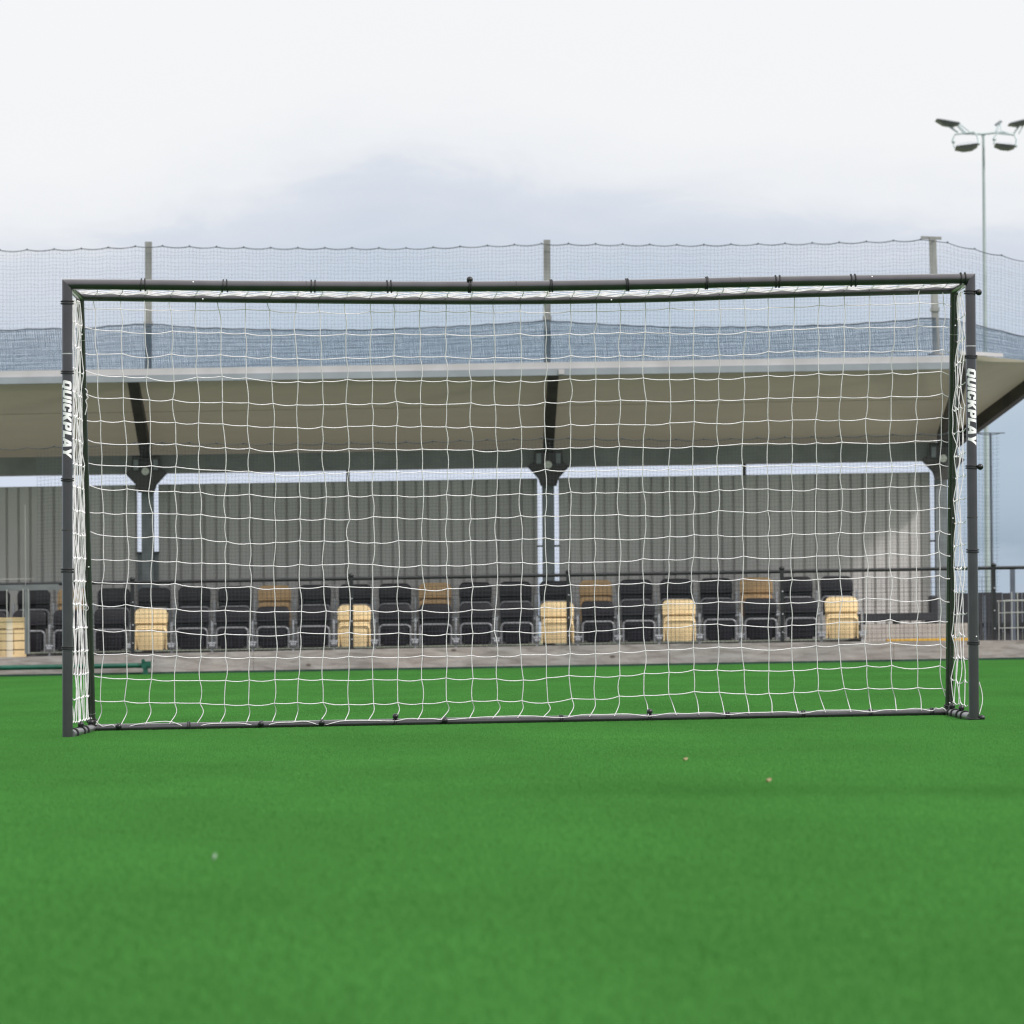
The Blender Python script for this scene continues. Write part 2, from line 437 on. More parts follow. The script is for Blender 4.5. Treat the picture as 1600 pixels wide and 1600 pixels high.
for x in (155, 806, 1420):
    p, t = on_line(rear_top_pts, x); seam_ring(p, t, RR, M['seam'], .0012)
for a, b, y in ((rTL, rBL, 530), (rTR, rBR, 521), (rTL, rBL, 1114)): seam_ring(on_post(a, b, y), a - b, RR, M['bright_seam'], .0008)
def button(p, r, dx=0):
    MB().ball(p + Vector((dx, -r + .001, 0)), .0036).build('snap_button', M['button'], goal, True)
for x in (302, 1362): button(on_line(crossbar_pts, x)[0] + Vector((0, 0, .012)), RB * .82)
for x in (317, 955): button(on_line(rear_top_pts, x)[0] + Vector((0, 0, -.004)), RR)
button(on_post(TR, BR, 995), RB * .85, .010)
for y, dx in ((522, .004), (883, .006)): button(on_post(rTL, rBL, y), RR, dx)
for y, dx in ((508, .004), (578, .006), (807, .004)): button(on_post(rTR, rBR, y), RR, dx)
button(on_post(rTL, rBL, 1122), RR, 0); button(on_post(rTR, rBR, 1098), RR, 0)

# printed lettering on both uprights
GLYPH = {  # heavy slanted capitals as outlines (width, loops); the second loop of a glyph is a hole
 'Q': (.92, [[(.14, 0), (.52, 0), (.60, -.14), (.86, -.14), (.78, .06), (.90, .2), (.90, .84), (.74, 1), (.16, 1), (0, .84), (0, .16)], [(.31, .28), (.31, .72), (.36, .76), (.54, .76), (.59, .72), (.59, .28), (.54, .24), (.36, .24)]]),
 'U': (.92, [[(0, 1), (0, .16), (.16, 0), (.74, 0), (.90, .16), (.90, 1), (.59, 1), (.59, .28), (.54, .24), (.36, .24), (.31, .28), (.31, 1)]]),
 'I': (.36, [[(0, 0), (.33, 0), (.33, 1), (0, 1)]]),
 'C': (.86, [[(.84, .38), (.54, .38), (.54, .28), (.50, .24), (.36, .24), (.31, .28), (.31, .72), (.36, .76), (.50, .76), (.54, .72), (.54, .62), (.84, .62), (.84, .86), (.70, 1), (.16, 1), (0, .84), (0, .16), (.16, 0), (.70, 0), (.84, .14)]]),
 'K': (.94, [[(0, 0), (.31, 0), (.31, .34), (.36, .34), (.58, 0), (.96, 0), (.62, .51), (.94, 1), (.58, 1), (.36, .66), (.31, .66), (.31, 1), (0, 1)]]),
 'P': (.88, [[(0, 0), (.31, 0), (.31, .28), (.70, .28), (.86, .44), (.86, .85), (.72, 1), (0, 1)], [(.31, .52), (.31, .76), (.50, .76), (.55, .72), (.55, .56), (.50, .52)]]),
 'L': (.70, [[(0, 0), (.72, 0), (.72, .25), (.31, .25), (.31, 1), (0, 1)]]),
 'A': (.96, [[(-.04, 0), (.28, 0), (.33, .17), (.61, .17), (.66, 0), (.98, 0), (.68, 1), (.26, 1)], [(.39, .40), (.47, .70), (.55, .40)]]),
 'Y': (.92, [[(.31, 0), (.62, 0), (.62, .36), (.98, 1), (.64, 1), (.47, .64), (.29, 1), (-.06, 1), (.31, .36)]])}
def lettering(a, b, y0, y1, post, th0):
    cu = bpy.data.curves.new('letters', 'CURVE'); cu.dimensions = '2D'; cu.fill_mode = 'BOTH'
    pen = 0
    for ch in 'QUICKPLAY':
        wd, loops = GLYPH[ch]
        for lp in loops:
            sp = cu.splines.new('POLY'); sp.points.add(len(lp) - 1); sp.use_cyclic_u = True
            for q, (x, y) in zip(sp.points, lp): q.co = (pen + x + .22 * (y - .5), y, 0, 1)
        pen += wd + .07
    to = bpy.data.objects.new('letters', cu); COL.objects.link(to)
    dg = bpy.context.evaluated_depsgraph_get(); me = bpy.data.meshes.new_from_object(to.evaluated_get(dg))
    bpy.data.objects.remove(to)
    bm = bmesh.new(); bm.from_mesh(me)
    xs = [v.co.x for v in bm.verts]; x0, x1 = min(xs), max(xs)
    p0 = on_post(a, b, y0); p1 = on_post(a, b, y1); L = (p0 - p1).length
    cap = .0375
    for v in bm.verts: v.co.x = (v.co.x - x0) / (x1 - x0) * L; v.co.y = (v.co.y - .5) * cap
    for k in range(-8, 7):
        bmesh.ops.bisect_plane(bm, geom=bm.verts[:] + bm.edges[:] + bm.faces[:], plane_co=(0, k * cap / 12, 0), plane_no=(0, 1, 0))
    ax = (p1 - p0).normalized()
    for v in bm.verts:
        u, w = v.co.x, v.co.y; th = w / RB + th0
        c = p0 + ax * u; v.co = c + Vector((sin(th), -cos(th), 0)) * (RB + .0007)
    bmesh.ops.recalc_face_normals(bm, faces=bm.faces[:])
    bm.to_mesh(me); bm.free(); me.materials.clear(); me.materials.append(M['white_print'])
    o = bpy.data.objects.new('lettering', me); COL.objects.link(o); attach(o, post)
lettering(TL, BL, 594.5, 717.5, postL, .05)
lettering(TR, BR, 576, 697, postR, .05)

# bungee ties
def bungee(p, axis, r, ball=None, turns=2, spread=.009, seed=0):
    g = random.Random(seed); b = MB(); ax = Vector(axis).normalized()
    for k in range(turns):
        o = (k - (turns - 1) / 2) * spread * g.uniform(.8, 1.25)
        b.tube(ringpts(p + ax * o, ax, r + .0030, 20, tilt=g.uniform(-.0022, .0022)), 0.0031, 6, closed=True)
    t = b.build('bungee_tie', M['bungee'], goal, True)
    if ball is not None:
        bb = MB().ball(p + ball, .0130)
        o = bb.build('toggle_ball', M['ball'], t, True)
    return t
sd = 0
for x, kind in ((223, 0), (352, 0), (489, 0), (608, 0), (734, 1), (861, 2), (980, 2), (1104, 2), (1215, 0), (1333, 0), (1504, 0)):
    p, t = on_line(crossbar_pts, x); sd += 1
    bungee(p, t, RB, Vector((0, -.006, RB + .006)) if kind == 1 else None, spread={0: .016, 1: .006, 2: .007}[kind], seed=sd)
for y in (473, 582, 750, 892, 1013):
    sd += 1; bungee(on_post(TL, BL, y), TL - BL, RB, spread=.0085, seed=sd)
for y, bl in ((457, 1), (558, 0), (730, 1), (861, 0), (1005, 0)):
    sd += 1; bungee(on_post(TR, BR, y), TR - BR, RB, Vector((RB + .012, -.008, 0)) if bl else None, spread=.0080, seed=sd)
for x, bl in ((186, 1), (295, 0), (408, 1), (503, 1), (618, 2), (695, 1), (877, 0), (1015, 2), (1137, 0), (1255, 0), (1360, 0), (1456, 0)):
    p, t = on_line(gb, x); sd += 1
    bungee(p, t, RR, {0: None, 1: Vector((0, -RR - .009, .006)), 2: Vector((0, -.010, RR + .010))}[bl], spread=.009, seed=sd)
for (a, b), pos in ((sbL, (.12, .45, .62)), (sbR, (.25, .45, .7, .88))):
    for k, f_ in enumerate(pos):
        sd += 1
        ball = Vector((.002, -.012, RR + .012)) if k >= 1 and k % 2 == 1 else (Vector((.0, -RR - .01, .0)) if k == 2 else None)
        bungee(a.lerp(b, f_), b - a, RR, ball, spread=.02, seed=sd)
for a, b, y, dx in ((rTL, rBL, 1126, 0), (rTR, rBR, 1103, .004)):
    sd += 1; bungee(on_post(a, b, y), a - b, RR, Vector((dx, -RR - .009, -.006)), spread=.008, seed=sd)
sd += 1; bungee(BR + Vector((0, 0, .012)), Vector((0, 0, 1)), RB, Vector((RB + .010, -.004, .002)), turns=1, seed=sd)

# --- net
RT = .0019
rng = random.Random(21)
ctrl_x = (165, 437, 824, 1130, 1468)
ctrl = {0: (481, 487, 487, 483, 472), 7: (727, 739, 737, 731, 725), 17: (1096, 1100, 1095, 1082, 1075)}
def interp(xs, ys, x):
    if x <= xs[0]: i = 0
    elif x >= xs[-1]: i = len(xs) - 2
    else: i = max(k for k in range(len(xs) - 1) if xs[k] <= x)
    t = (x - xs[i]) / (xs[i + 1] - xs[i]); return ys[i] + (ys[i + 1] - ys[i]) * t
def row_y(r, x):
    a, b = (0, 7) if r <= 7 else (7, 17)
    t = (r - a) / (b - a); return interp(ctrl_x, ctrl[a], x) * (1 - t) + interp(ctrl_x, ctrl[b], x) * t
NC, NR = 35, 18
def rear_plane(px, py, bulge=0):
    """point of the sloping back net seen at picture point (px,py)"""
    fx = (px - 133) / 1350.; fy = (py - 463) / 667.
    Yt = 20.62 + .33 * fx; Yb = 21.05 + .33 * fx
    return P(px, py, Yt + (Yb - Yt) * fy + bulge)
# column-wise waviness shared by neighbouring rows: tugged nodes as in a loosely hung net
tug = {}
for c in range(NC):
    for r in range(NR):
        tug[c, r] = [rng.gauss(0, 1.1), rng.gauss(0, 1.1)]
# diagonal pull seams from the ties
for (c0, r0_, dc, n_) in ((8, 7, 1, 12), (27, 10, 0, 7), (33, 9, 0, 8), (2, 2, 1, 3)):
    for k in range(n_):
        c = c0 + dc * k; r = r0_ + k
        if c < NC and r < NR: tug[c, r][0] += 3.0; tug[c, r][1] += 3.5
def node(c, r):
    y = 480 + r * 36.3; fx = c / (NC - 1)
    x = 160 + 38.47 * c
    up_ = max(0, (800 - y) / 320.); x += (fx - .55) * 2 * (11 if fx < .5 else 8) * up_ ** 1.3
    if r >= 16: x += (-3 if fx < .5 else 4) * (r - 15) * abs(fx - .45)
    x += 1.7 * sin(r * 1.25 + c * .35 + .6) * (.5 + .5 * sin(c * .9)) * (1 if r > 2 else .4)
    x += tug[c, r][0]; yy_ = row_y(r, x) + tug[c, r][1] + 1.2 * sin(c * .8 + r * .3)
    return x, yy_
nodes = {(c, r): node(c, r) for c in range(NC) for r in range(NR)}
def bul(x, y): return .05 * sin((x - 133) / 1350 * pi) * sin(max(0, min(1, (y - 463) / 667)) * pi) + .012 * sin(x * .021 + y * .013)
bn = MB()
def strand(pp, sub=4, sag=0.0, r=RT, lat=0.0, seed=0):
    g = random.Random(seed); out = []
    for (a, b) in zip(pp, pp[1:]):
        s_ = sag * g.uniform(.2, 1.5); l_ = lat * g.gauss(0, 1)
        for k in range(sub):
            t = k / sub; w = 4 * t * (1 - t)
            x = a[0] + (b[0] - a[0]) * t + l_ * w; y = a[1] + (b[1] - a[1]) * t + s_ * w
            out.append(rear_plane(x, y, bul(x, y)))
    x, y = pp[-1]; out.append(rear_plane(x, y, bul(x, y))); return out
for r in range(NR):
    l = nodes[0, r]; e = nodes[NC - 1, r]
    xl = 127 + 18 * (l[1] - 463) / 667.; xr = 1489 - 7 * (e[1] - 452) / 667.
    row = [(xl, l[1] - rng.uniform(0, 9))] + [nodes[c, r] for c in range(NC)] + [(xr, e[1] + rng.uniform(0, 7))]
    bn.tube(strand(row, 4, 1.7, seed=r), RT, 5)
gxs = [proj(p)[0] for p in gb]; gys = [proj(p)[1] for p in gb]
txs = [proj(p)[0] for p in rear_top_pts]; tys = [proj(p)[1] for p in rear_top_pts]
for c in range(NC):
    t = nodes[c, 0]; e = nodes[c, NR - 1]; fx = c / (NC - 1)
    x_top = t[0] - 1 + rng.uniform(-1, 1)
    xb = e[0] + (rng.uniform(-9, -3) if fx < .62 else rng.uniform(4, 12))
    yb = interp(gxs, gys, xb) - 4
    mid = ((e[0] + xb) / 2 + (rng.uniform(3, 8) if fx < .62 else rng.uniform(-1, 2)), (e[1] * .55 + yb * .45))
    col_ = [(x_top, interp(txs, tys, x_top))] + [nodes[c, r] for r in range(NR)]
    pts_ = strand(col_, 4, 0, lat=1.2, seed=100 + c)
    tail = smoothpts([rear_plane(*e, bul(*e)), rear_plane(*mid, .01), rear_plane(xb, yb, -.012)], 5)
    bn.tube(pts_ + tail[1:], RT, 5)
# knots
for (c, r), (x, y) in nodes.items(): bn.ball(rear_plane(x, y, bul(x, y)), RT * 1.55, 6, 4)
# bottom cord: sags onto and around the ground bar between ties
low = [(150, 1127)]
ties = [186, 295, 408, 503, 618, 695, 877, 1015, 1137, 1255, 1360, 1456]
for a, b in zip([150] + ties, ties + [1478]):
    for k in range(1, 5):
        x = a + (b - a) * k / 4; by = interp(gxs, gys, x)
        if k == 4: low.append((x, by + (1.5 if x < 600 else -3)))
        else: low.append((x, by - (6.5 if x > 600 else (9 if a == 186 and k in (2, 3) else 4.5)) + rng.uniform(-1, 1.2)))
bn.tube(smoothpts([rear_plane(x, y, -.02) for x, y in low], 3), RT, 5)
# loose tangle beside the left rear post and small rings
for (x, y, rad) in ((130, 836, 3.4), (134.5, 950, 3.6), (125, 720, 3)):
    bn.tube([rear_plane(x + rad * cos(a), y + rad * 1.1 * sin(a), -.05) for a in (2 * pi * i / 12 for i in range(12))], RT * .7, 5, closed=True)
bn.tube(smoothpts([rear_plane(x, y, -.04) for x, y in ((133, 607), (137, 612), (135, 617), (138, 621), (134, 626), (136, 634), (133, 648))], 3), RT, 5)
bn.build('back_net', M['rope'], goal, True)

# roof of the net between crossbar and rear top bar
rn = MB(); NRF = 8
def roofpt(px, f):
    a, _ = on_line(crossbar_pts, px); b, _ = on_line(rear_top_pts, min(1490, max(126, px + (126 - px) * 0)))
    q = a.lerp(b, f); q.z += -.012 * sin(pi * f) + .010; return q
for k in range(NRF + 1):
    rn.tube([roofpt(118 + (1500 - 118) * i / 140., k / NRF) + Vector((0, 0, .003 * sin(i * 1.3 + k))) for i in range(141)], RT, 5)
for c in range(NC + 1):
    x = nodes[min(c, NC - 1), 0][0] + (38 if c == NC else 0)
    x = min(x, 1496)
    rn.tube([roofpt(x + 10 * (1 - f) * (1 if x > 800 else .6) + rng.uniform(-1, 1), f) for f in (i / 8 for i in range(9))], RT, 5)
rn.build('roof_net', M['rope'], goal, True)

# side nets
def side_net(A0, A1, B0, B1, ncol, nrow, bunch, seed, slack):
    g = random.Random(seed); b = MB()
    def pt(u, v):          # u 0 front..1 rear, v 0 top..1 bottom
        a = A0.lerp(A1, v); c = B0.lerp(B1, v); return a.lerp(c, u)
    off = {}
    for c in range(ncol):
        for r in range(nrow + 1):
            off[c, r] = (g.gauss(0, .012) * slack, g.gauss(0, .012) * slack)
    N = {}
    for c in range(ncol):
        u = (c + .5) / ncol; u = u ** bunch
        for r in range(nrow + 1):
            v = .015 + .965 * r / nrow
            q = pt(u, v); o = off[c, r]; q = q + Vector((o[0], o[1] * .5, o[1] * .6)); N[c, r] = q
    for c in range(ncol):
        p_ = []
        for r in range(nrow):
            a, d = N[c, r], N[c, r + 1]; w = g.gauss(0, .004) * slack
            for k in range(3):
                t = k / 3; p_.append(a.lerp(d, t) + Vector((w * 4 * t * (1 - t), 0, 0)))
        p_.append(N[c, nrow]); b.tube(p_, RT, 5)
    for r in range(nrow + 1):
        v = .015 + .965 * r / nrow
        row = [pt(0.02, v)] + [N[c, r] for c in range(ncol)] + [pt(.985, v)]
        b.tube([row[0]] + [q for a, d in zip(row, row[1:]) for q in (a.lerp(d, .5) + Vector((0, 0, -.006)), d)], RT, 5)
    return b
o_ = Vector((.018, .02, 0))
side_net(TL + o_ + Vector((0, 0, -.02)), BL + o_ + Vector((0, 0, .03)), rTL + Vector((.0, 0, 0)), rBL + Vector((-.008, 0, .01)), 13, 18, 1.0, 5, .35).build('side_net', M['rope'], goal, True)
sn = side_net(TR + Vector((-.022, .02, -.02)), BR + Vector((-.022, .02, .03)), rTR + Vector((.014, 0, 0)), rBR + Vector((.014, 0, .01)), 5, 18, .62, 9, .62)
sn.tube(smoothpts([BR + Vector((RB + .001, 0, .16)), BR + Vector((RB + .012, .005, .12)), BR + Vector((RB + .014, .005, .08)), BR + Vector((RB + .001, .0, .03))], 5), RT, 5)
sn.build('side_net', M['rope'], goal, True)

# ------------------------------------------------------------------ timber kickboard, green bar
YK = 54.92
kx0, kx1 = X(-160, YK), X(1760, YK)
tk = MB(); hk = Hh(1010, YK)
def crown(x): return -.026 * ((x - X(800, YK)) / 5.63) ** 2
for a, b in ((kx0, X(395, YK)), (X(395, YK) + .004, X(660, YK)), (X(660, YK) + .004, X(1045, YK)), (X(1045, YK) + .004, X(1395, YK)), (X(1395, YK) + .004, kx1)):
    n0 = len(tk.v); nseg = 8
    for i in range(nseg):
        xa, xb2 = a + (b - a) * i / nseg, a + (b - a) * (i + 1) / nseg
        if i == 0: first = len(tk.v); tk.v += [(xa, y, z + K * xa + crown(xa)) for y in (YK, YK + .10) for z in (-.02, hk)]
        q = len(tk.v); tk.v += [(xb2, y, z + K * xb2 + crown(xb2)) for y in (YK, YK + .10) for z in (-.02, hk)]
        p_ = q - 4
        for u_, w_ in ((0, 1), (1, 3), (3, 2), (2, 0)): tk.f.append((p_ + u_, p_ + w_, q + w_, q + u_))
    tk.f.append((first, first + 1, first + 3, first + 2)); tk.f.append((q, q + 2, q + 3, q + 1))
tag(tk.build('timber_kickboard', M['timber']), 'long low weathered timber kickboard along the edge of the pitch', 'kickboard')
M['footshade'] = mat('dark_green_shadow', (.018, .055, .035), .8, var=.3, scale=6)  # dark colour for the shadow line below the kickboard, made as a strip
kb = MB().box(kx0, kx1, YK - .055, YK - .002, -.02, .030, K)
tag(kb.build('kickboard_shadow', M['footshade']), 'dark green strip standing for the shadow line at the foot of the timber kickboard', 'shadow strip')

YG = 54.75
gbz = .105
gb_t = thing('green_steel_bar', 'dark green steel bar with end clamp lying along the timber kickboard', 'bar', (X(100, YG), YG, K * X(100, YG)))
gx0, gx1 = X(-120, YG, 1040), X(236, YG, 1040)
MB().tube([(gx0, YG, gbz + K * gx0), (gx1 - .09, YG, gbz + K * gx1 - .0008)], .027, 14).build('bar_tube', M['green'], gb_t, True)
e = MB(); e.box(gx1 - .10, gx1, YG - .045, YG + .045, gbz - .035, gbz + .045, K); e.tube([(gx1 - .085, YG - .05, gbz + .05 + K * gx1), (gx1 - .085, YG + .03, gbz + .05 + K * gx1)], .02, 10)
e.tube([(gx1 - .02, YG - .06, gbz - .0 + K * gx1), (gx1 - .02, YG + .03, gbz + K * gx1)], .014, 8)
e.build('end_clamp', M['green'], gb_t, True)
MB().box(gx1 - .085, gx1 - .035, YG - .04, YG + .04, K * gx1 * 0 + .005, gbz - .03, K).build('clamp_foot', M['green'], gb_t)
MB().box(gx0 + .3, gx0 + .36, YG - .03, YG + .03, .005, gbz - .02, K).build('clamp_foot', M['green'], gb_t)

# ------------------------------------------------------------------ black mesh fence
YF = 55.15
fence = thing('mesh_fence', 'low black mesh fence with round top rail behind the timber kickboard', 'fence', (X(800, YF), YF, K * X(800, YF)))
hr = Hh(900, YF); frx0, frx1 = X(-150, YF), X(1720, YF)
MB().tube([(frx0, YF, hr + K * frx0), (frx1, YF, hr + K * frx1)], .019, 10).build('top_rail', M['black'], fence, True)
fp = [X(px, YF, 950) for px in (-130, 207, 549, 888, 1222, 1553)]
for x in fp:
    b = MB(); b.box(x - .021, x + .021, YF - .021, YF + .021, 0, hr + .02, K)
    po = b.build('fence_post', M['black'], fence)
    MB().ball((x, YF, hr + .035 + K * x), .032, 12, 8, (1, 1, .7)).build('post_cap', M['black'], po, True)
    for z in (.35, .55, .80): MB().ball((x + .004, YF - .024, z + K * x), .009, 8, 6).build('bolt', M['galv'], po, True)
def mesh_panel(x0, x1, z0, z1, y, step, r, name, m, parent, zs=None):
    b = MB(); n = int((x1 - x0) / step)
    for i in range(n + 1):
        x = x0 + (x1 - x0) * i / n; b.tube([(x, y, z0 + K * x), (x, y, z1 + K * x)], r, 4)
    k = int((z1 - z0) / step)
    for i in range(k + 1):
        z = z0 + (z1 - z0) * i / k; b.tube([(x0, y - r, z + K * x0), (x1, y - r, z + K * x1)], r, 4)
    return b.build(name, m, parent)
for a, b in zip(fp, fp[1:]):
    if a < X(0, YF): a = X(52, YF)
    mesh_panel(a + .03, b - .03, .22, hr - .10, YF - .004, .05, .0016, 'mesh_panel', M['black'], fence)

# ------------------------------------------------------------------ grey gate and beige box at the left
YT = 55.05
gate = thing('wire_gate', 'grey framed wire gate at the left edge before a beige box', 'gate', (X(20, YT), YT, K * X(20, YT)))
gx = lambda px: X(px, YT, 950)
zg = lambda py: Hh(py - .0168 * 780, YT)        # rows measured at the left edge of the photo
MB().box(gx(-130), gx(92), YT - .02, YT + .02, zg(923), zg(914), K).build('frame_rail', M['gate'], gate)
MB().box(gx(38.5), gx(46.5), YT - .025, YT + .018, hk + .004, zg(923) - .003, K).build('frame_post', M['gate'], gate)
b = MB()
for px, r in ((11, .0055), (36.5, .0055), (44.5, .004), (-40, .005), (-90, .005)): b.tube([(gx(px), YT - .03, zg(965) * (px != 44.5) + (hk + .01) * (px == 44.5) + K * gx(px)), (gx(px), YT - .03, zg(921) + K * gx(px))], r, 6)
b.tube([(gx(-130), YT - .028, zg(905) + K * gx(-130)), (gx(56), YT - .028, zg(905) + K * gx(56))], .003, 6)
b.tube([(gx(40.5), YT - .034, zg(790) + K * gx(40)), (gx(40.5), YT - .034, zg(914) + K * gx(40))], .003, 6)
b.build('wire', M['lightwire'], gate, True)
b = MB()
for py in (972, 984, 990, 1002, 1016): b.tube([(gx(-130), YT - .034, zg(py) + K * gx(-130)), (gx(38), YT - .034, zg(py) + K * gx(38))], .0035, 5)
b.tube([(gx(21.5), YT - .038, zg(1046) + K * gx(21)) if 0 else (gx(21.5), YT - .038, hk + .005 + K * gx(21)), (gx(21.5), YT - .038, zg(984) + K * gx(21))], .0035, 5)
b.build('dark_wire', M['black'], gate, True)
YB = 55.25
bx = thing('slatted_box', 'beige slatted box behind the grey wire gate at the left edge', 'box', (X(-10, YB), YB, K * X(-10, YB)))
xx = lambda px: X(px, YB, 990); zb = lambda py: Hh(py - .0168 * 780, YB)
rows_ = ((965, 982), (983, 1001), (1002, 1015), (1016, 1040))
b = MB()
for a, c in rows_: b.box(xx(-110), xx(37.5), YB, YB + .3, zb(c), zb(a), K)
b.build('slats', M['beigeboard'], bx, bevel=.006)
M['palebeige'] = mat('pale_beige_strap', (.80, .70, .52), .5)
MB().box(xx(10), xx(20), YB - .008, YB - .002, zb(1036), zb(967), K).build('strap', M['palebeige'], bx)
MB().box(xx(-105), xx(35), YB + .02, YB + .28, -.002, zb(1040) - .002, K).build('plinth', M['darkpanel'], bx)

# ------------------------------------------------------------------ terrace
tx0, tx1 = X(-260, 57), X(1346, 57)
ter = MB(); ter.prism([Vector((0, 55.9, 0)), Vector((0, 55.9, .04)), Vector((0, 57.18, .04)), Vector((0, 57.18, .25)), Vector((0, 58.95, .25)), Vector((0, 58.95, 0))], (1, 0, 0))
tv = [(tx0 + (tx1 - tx0) * x, y, z + K * (tx0 + (tx1 - tx0) * x)) for x, y, z in ter.v]; ter.v = tv
tag(ter.build('seating_terrace', M['greycon']), 'grey concrete terrace steps carrying two rows of seats', 'terrace')
YP = 57.0
px_ = lambda p: X(p, YP, 990)
pl = MB(); pl.box(px_(1347), px_(1512), YP, 58.9, .0, Hh(965 + 0, YP) * 0 + P(1430, 974.5, YP).z - K * P(1430, 974.5, YP).x, K)
plinth = thing('concrete_plinth', 'pale concrete plinth with yellow painted lower edge beside the end seat', 'plinth', (px_(1430), YP, K * px_(1430)))
pl.build('block', M['concrete'], plinth)
zy = lambda py, Y: P(1430, py, Y).z - K * P(1430, py, Y).x
MB().box(X(1345, 56.3, 1000), X(1516, 56.3, 1000), 56.3, 56.997, 0, zy(998, 56.3) - .03, K).build('lower_step', M['concrete'], plinth)
MB().box(X(1386, 56.3, 1000), X(1514, 56.3, 1000), 56.285, 56.42, zy(1004.5, 56.3), zy(998, 56.3), K).build('yellow_edge', M['yellow'], plinth)
ztop = zy(974.5, YP)
bench = thing('low_bench', 'long low charcoal bench on the pale concrete plinth', 'bench', (px_(1405), 57.3, ztop + K * px_(1405)))
MB().box(px_(1349), px_(1462), 57.2, 57.6, ztop + .035, zy(957.5, 57.2), K).build('bench_top', M['darkpanel'], bench, bevel=.004)
for p in (1353, 1405, 1456): MB().box(px_(p - 3), px_(p + 3), 57.23, 57.57, ztop, ztop + .035, K).build('foot', M['darkpanel'], bench)
bz = MB(); bz.box(px_(1457), px_(1471), 57.3, 57.5, ztop, ztop + .32, K); 
tag(bz.build('equipment_box', M['darkpanel'], bevel=.02), 'small dark upright box at the right end of the low bench', 'box')

# ------------------------------------------------------------------ stadium seats
PT = 63.47 * 57.0 / F
def rounded(w, h, r, n=5):
    out = []
    for cx, cy, a0 in ((w / 2 - r, h - r, 0), (-w / 2 + r, h - r, pi / 2)):
        for i in range(n + 1):
            a = a0 + pi / 2 * i / n; out.append((cx + r * cos(a), cy + r * sin(a)))
    out += [(-w / 2 * .94, 0), (w / 2 * .94, 0)]; return out
def make_seat(kind):
    sm = M['seatblack'] if kind == 'black' else (M['seatcream'] if kind == 'cream' else M['creamshade'])
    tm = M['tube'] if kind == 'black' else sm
    root = bpy.data.objects.new('stadium_seat', None); COL.objects.link(root)
    def bend(b, cx=0):
        b.v = [(x, y + .12 * x * x * 4 * .25, z) for x, y, z in b.v]; return b
    # upper back shell, slightly reclined, with a rolled top edge
    b = MB(); prof = rounded(.400, .165, .062)
    rows = []
    for dy, sc_, dz in ((.012, .93, .004), (0, 1, 0), (0, 1, 0)): pass
    front = [Vector((x * (1 - .10 * max(0, z - .05) / .115), .0 + z * .20 + .05 * max(0, z - .11), .555 + z)) for x, z in prof]
    b.prism(front, (0, .028, .004)); bend(b)
    o = b.build('backrest', sm, root, True, bevel=.007)
    # lower shell behind, recessed
    b = MB(); b.prism([Vector((x, .035, .27 + z)) for x, z in rounded(.37, .31, .05)], (0, .02, 0)); b.build('back_shell', sm, root, True)
    # lip at the fold
    MB().tube([(x, -.008 + .12 * x * x, .556) for x in (-.188, -.12, -.06, 0, .06, .12, .188)], .011, 8).build('shell_lip', sm, root, True)
    # tipped up seat pan
    b = MB(); b.prism([Vector((x, -.045 - z * .06, .245 + z)) for x, z in rounded(.325 if kind == 'black' else .365, .235 if kind == 'black' else .285, .05)], (0, .03, 0))
    b.v = [(x * (1 - .16 * max(0, .45 - z) / .2), y, z) for x, y, z in b.v]; b.build('seat_pan', sm, root, True, bevel=.006)
    # hoop tube of the pan frame
    hw, ht, rc = .178, .485, .05
    hp = [(-hw, -.06, .25)] + [(-hw + rc - rc * cos(a), -.065, ht - rc + rc * sin(a)) for a in (pi / 2 * i / 6 for i in range(7))] + \
         [(hw - rc + rc * sin(a), -.065, ht - rc + rc * cos(a)) for a in (pi / 2 * i / 6 for i in range(7))] + [(hw, -.06, .25)]
    MB().tube(hp, .0125 if kind == 'black' else .009, 8).build('pan_hoop', tm, root, True)
    # standard on the right hand side with hinge bolts
    x = PT / 2
    b = MB(); b.box(x - .013, x + .013, -.03, .02, .02, .56); st = b.build('standard', M['galv'], root, bevel=.004)
    b = MB(); b.tube([(x - .055, -.055, .315), (x + .055, -.055, .315)], .014, 8); b.tube([(x - .03, -.06, .285), (x + .03, -.06, .285)], .022, 10)
    b.build('hinge', M['galv'], st, True)
    b = MB(); b.box(x - .03, x + .03, -.06, .03, 0, .02); b.build('foot_plate', M['galv'], st)
    return root
proto = {k: make_seat(k) for k in ('black', 'cream', 'shaded')}
used = set()
def copy_tree(o, parent=None):
    c = o.copy(); COL.objects.link(c)
    if parent is not None: c.parent = parent
    for ch in list(o.children): copy_tree(ch, c)
    return c
def put_seat(kind, px, py, Y, z0, label, group):
    o = proto[kind] if kind not in used else copy_tree(proto[kind])
    used.add(kind)
    x = X(px, Y, py); o.location = (x, Y, z0 + K * x); tag(o, label, 'seat', group)
ORD = ['first', 'second', 'third', 'fourth', 'fifth', 'sixth']
cream1 = [0, 5, 10, 13, 17]; cream2 = [-5, 0, 4, 8, 12]
def seat_label(n, creams, row):
    tone = 'cream' if row == 'front' else 'tan'
    if n in creams: return f'{tone} tip-up seat in the {row} row, {ORD[creams.index(n)]} {tone} one from the left'
    prev = [c for c in creams if c < n]
    if prev: return f'black tip-up seat in the {row} row, {ORD[n - prev[-1] - 1]} to the right of the {ORD[creams.index(prev[-1])]} {tone} seat'
    return f'black tip-up seat in the {row} row, {ORD[creams[0] - n - 1]} to the left of the first {tone} seat'
for n in range(-4, 18):
    put_seat('cream' if n in cream1 else 'black', 210 + 26 + 63.47 * n, 960, 57.0, .04 - .02, seat_label(n, cream1, 'front'), 'front row of stand seats')
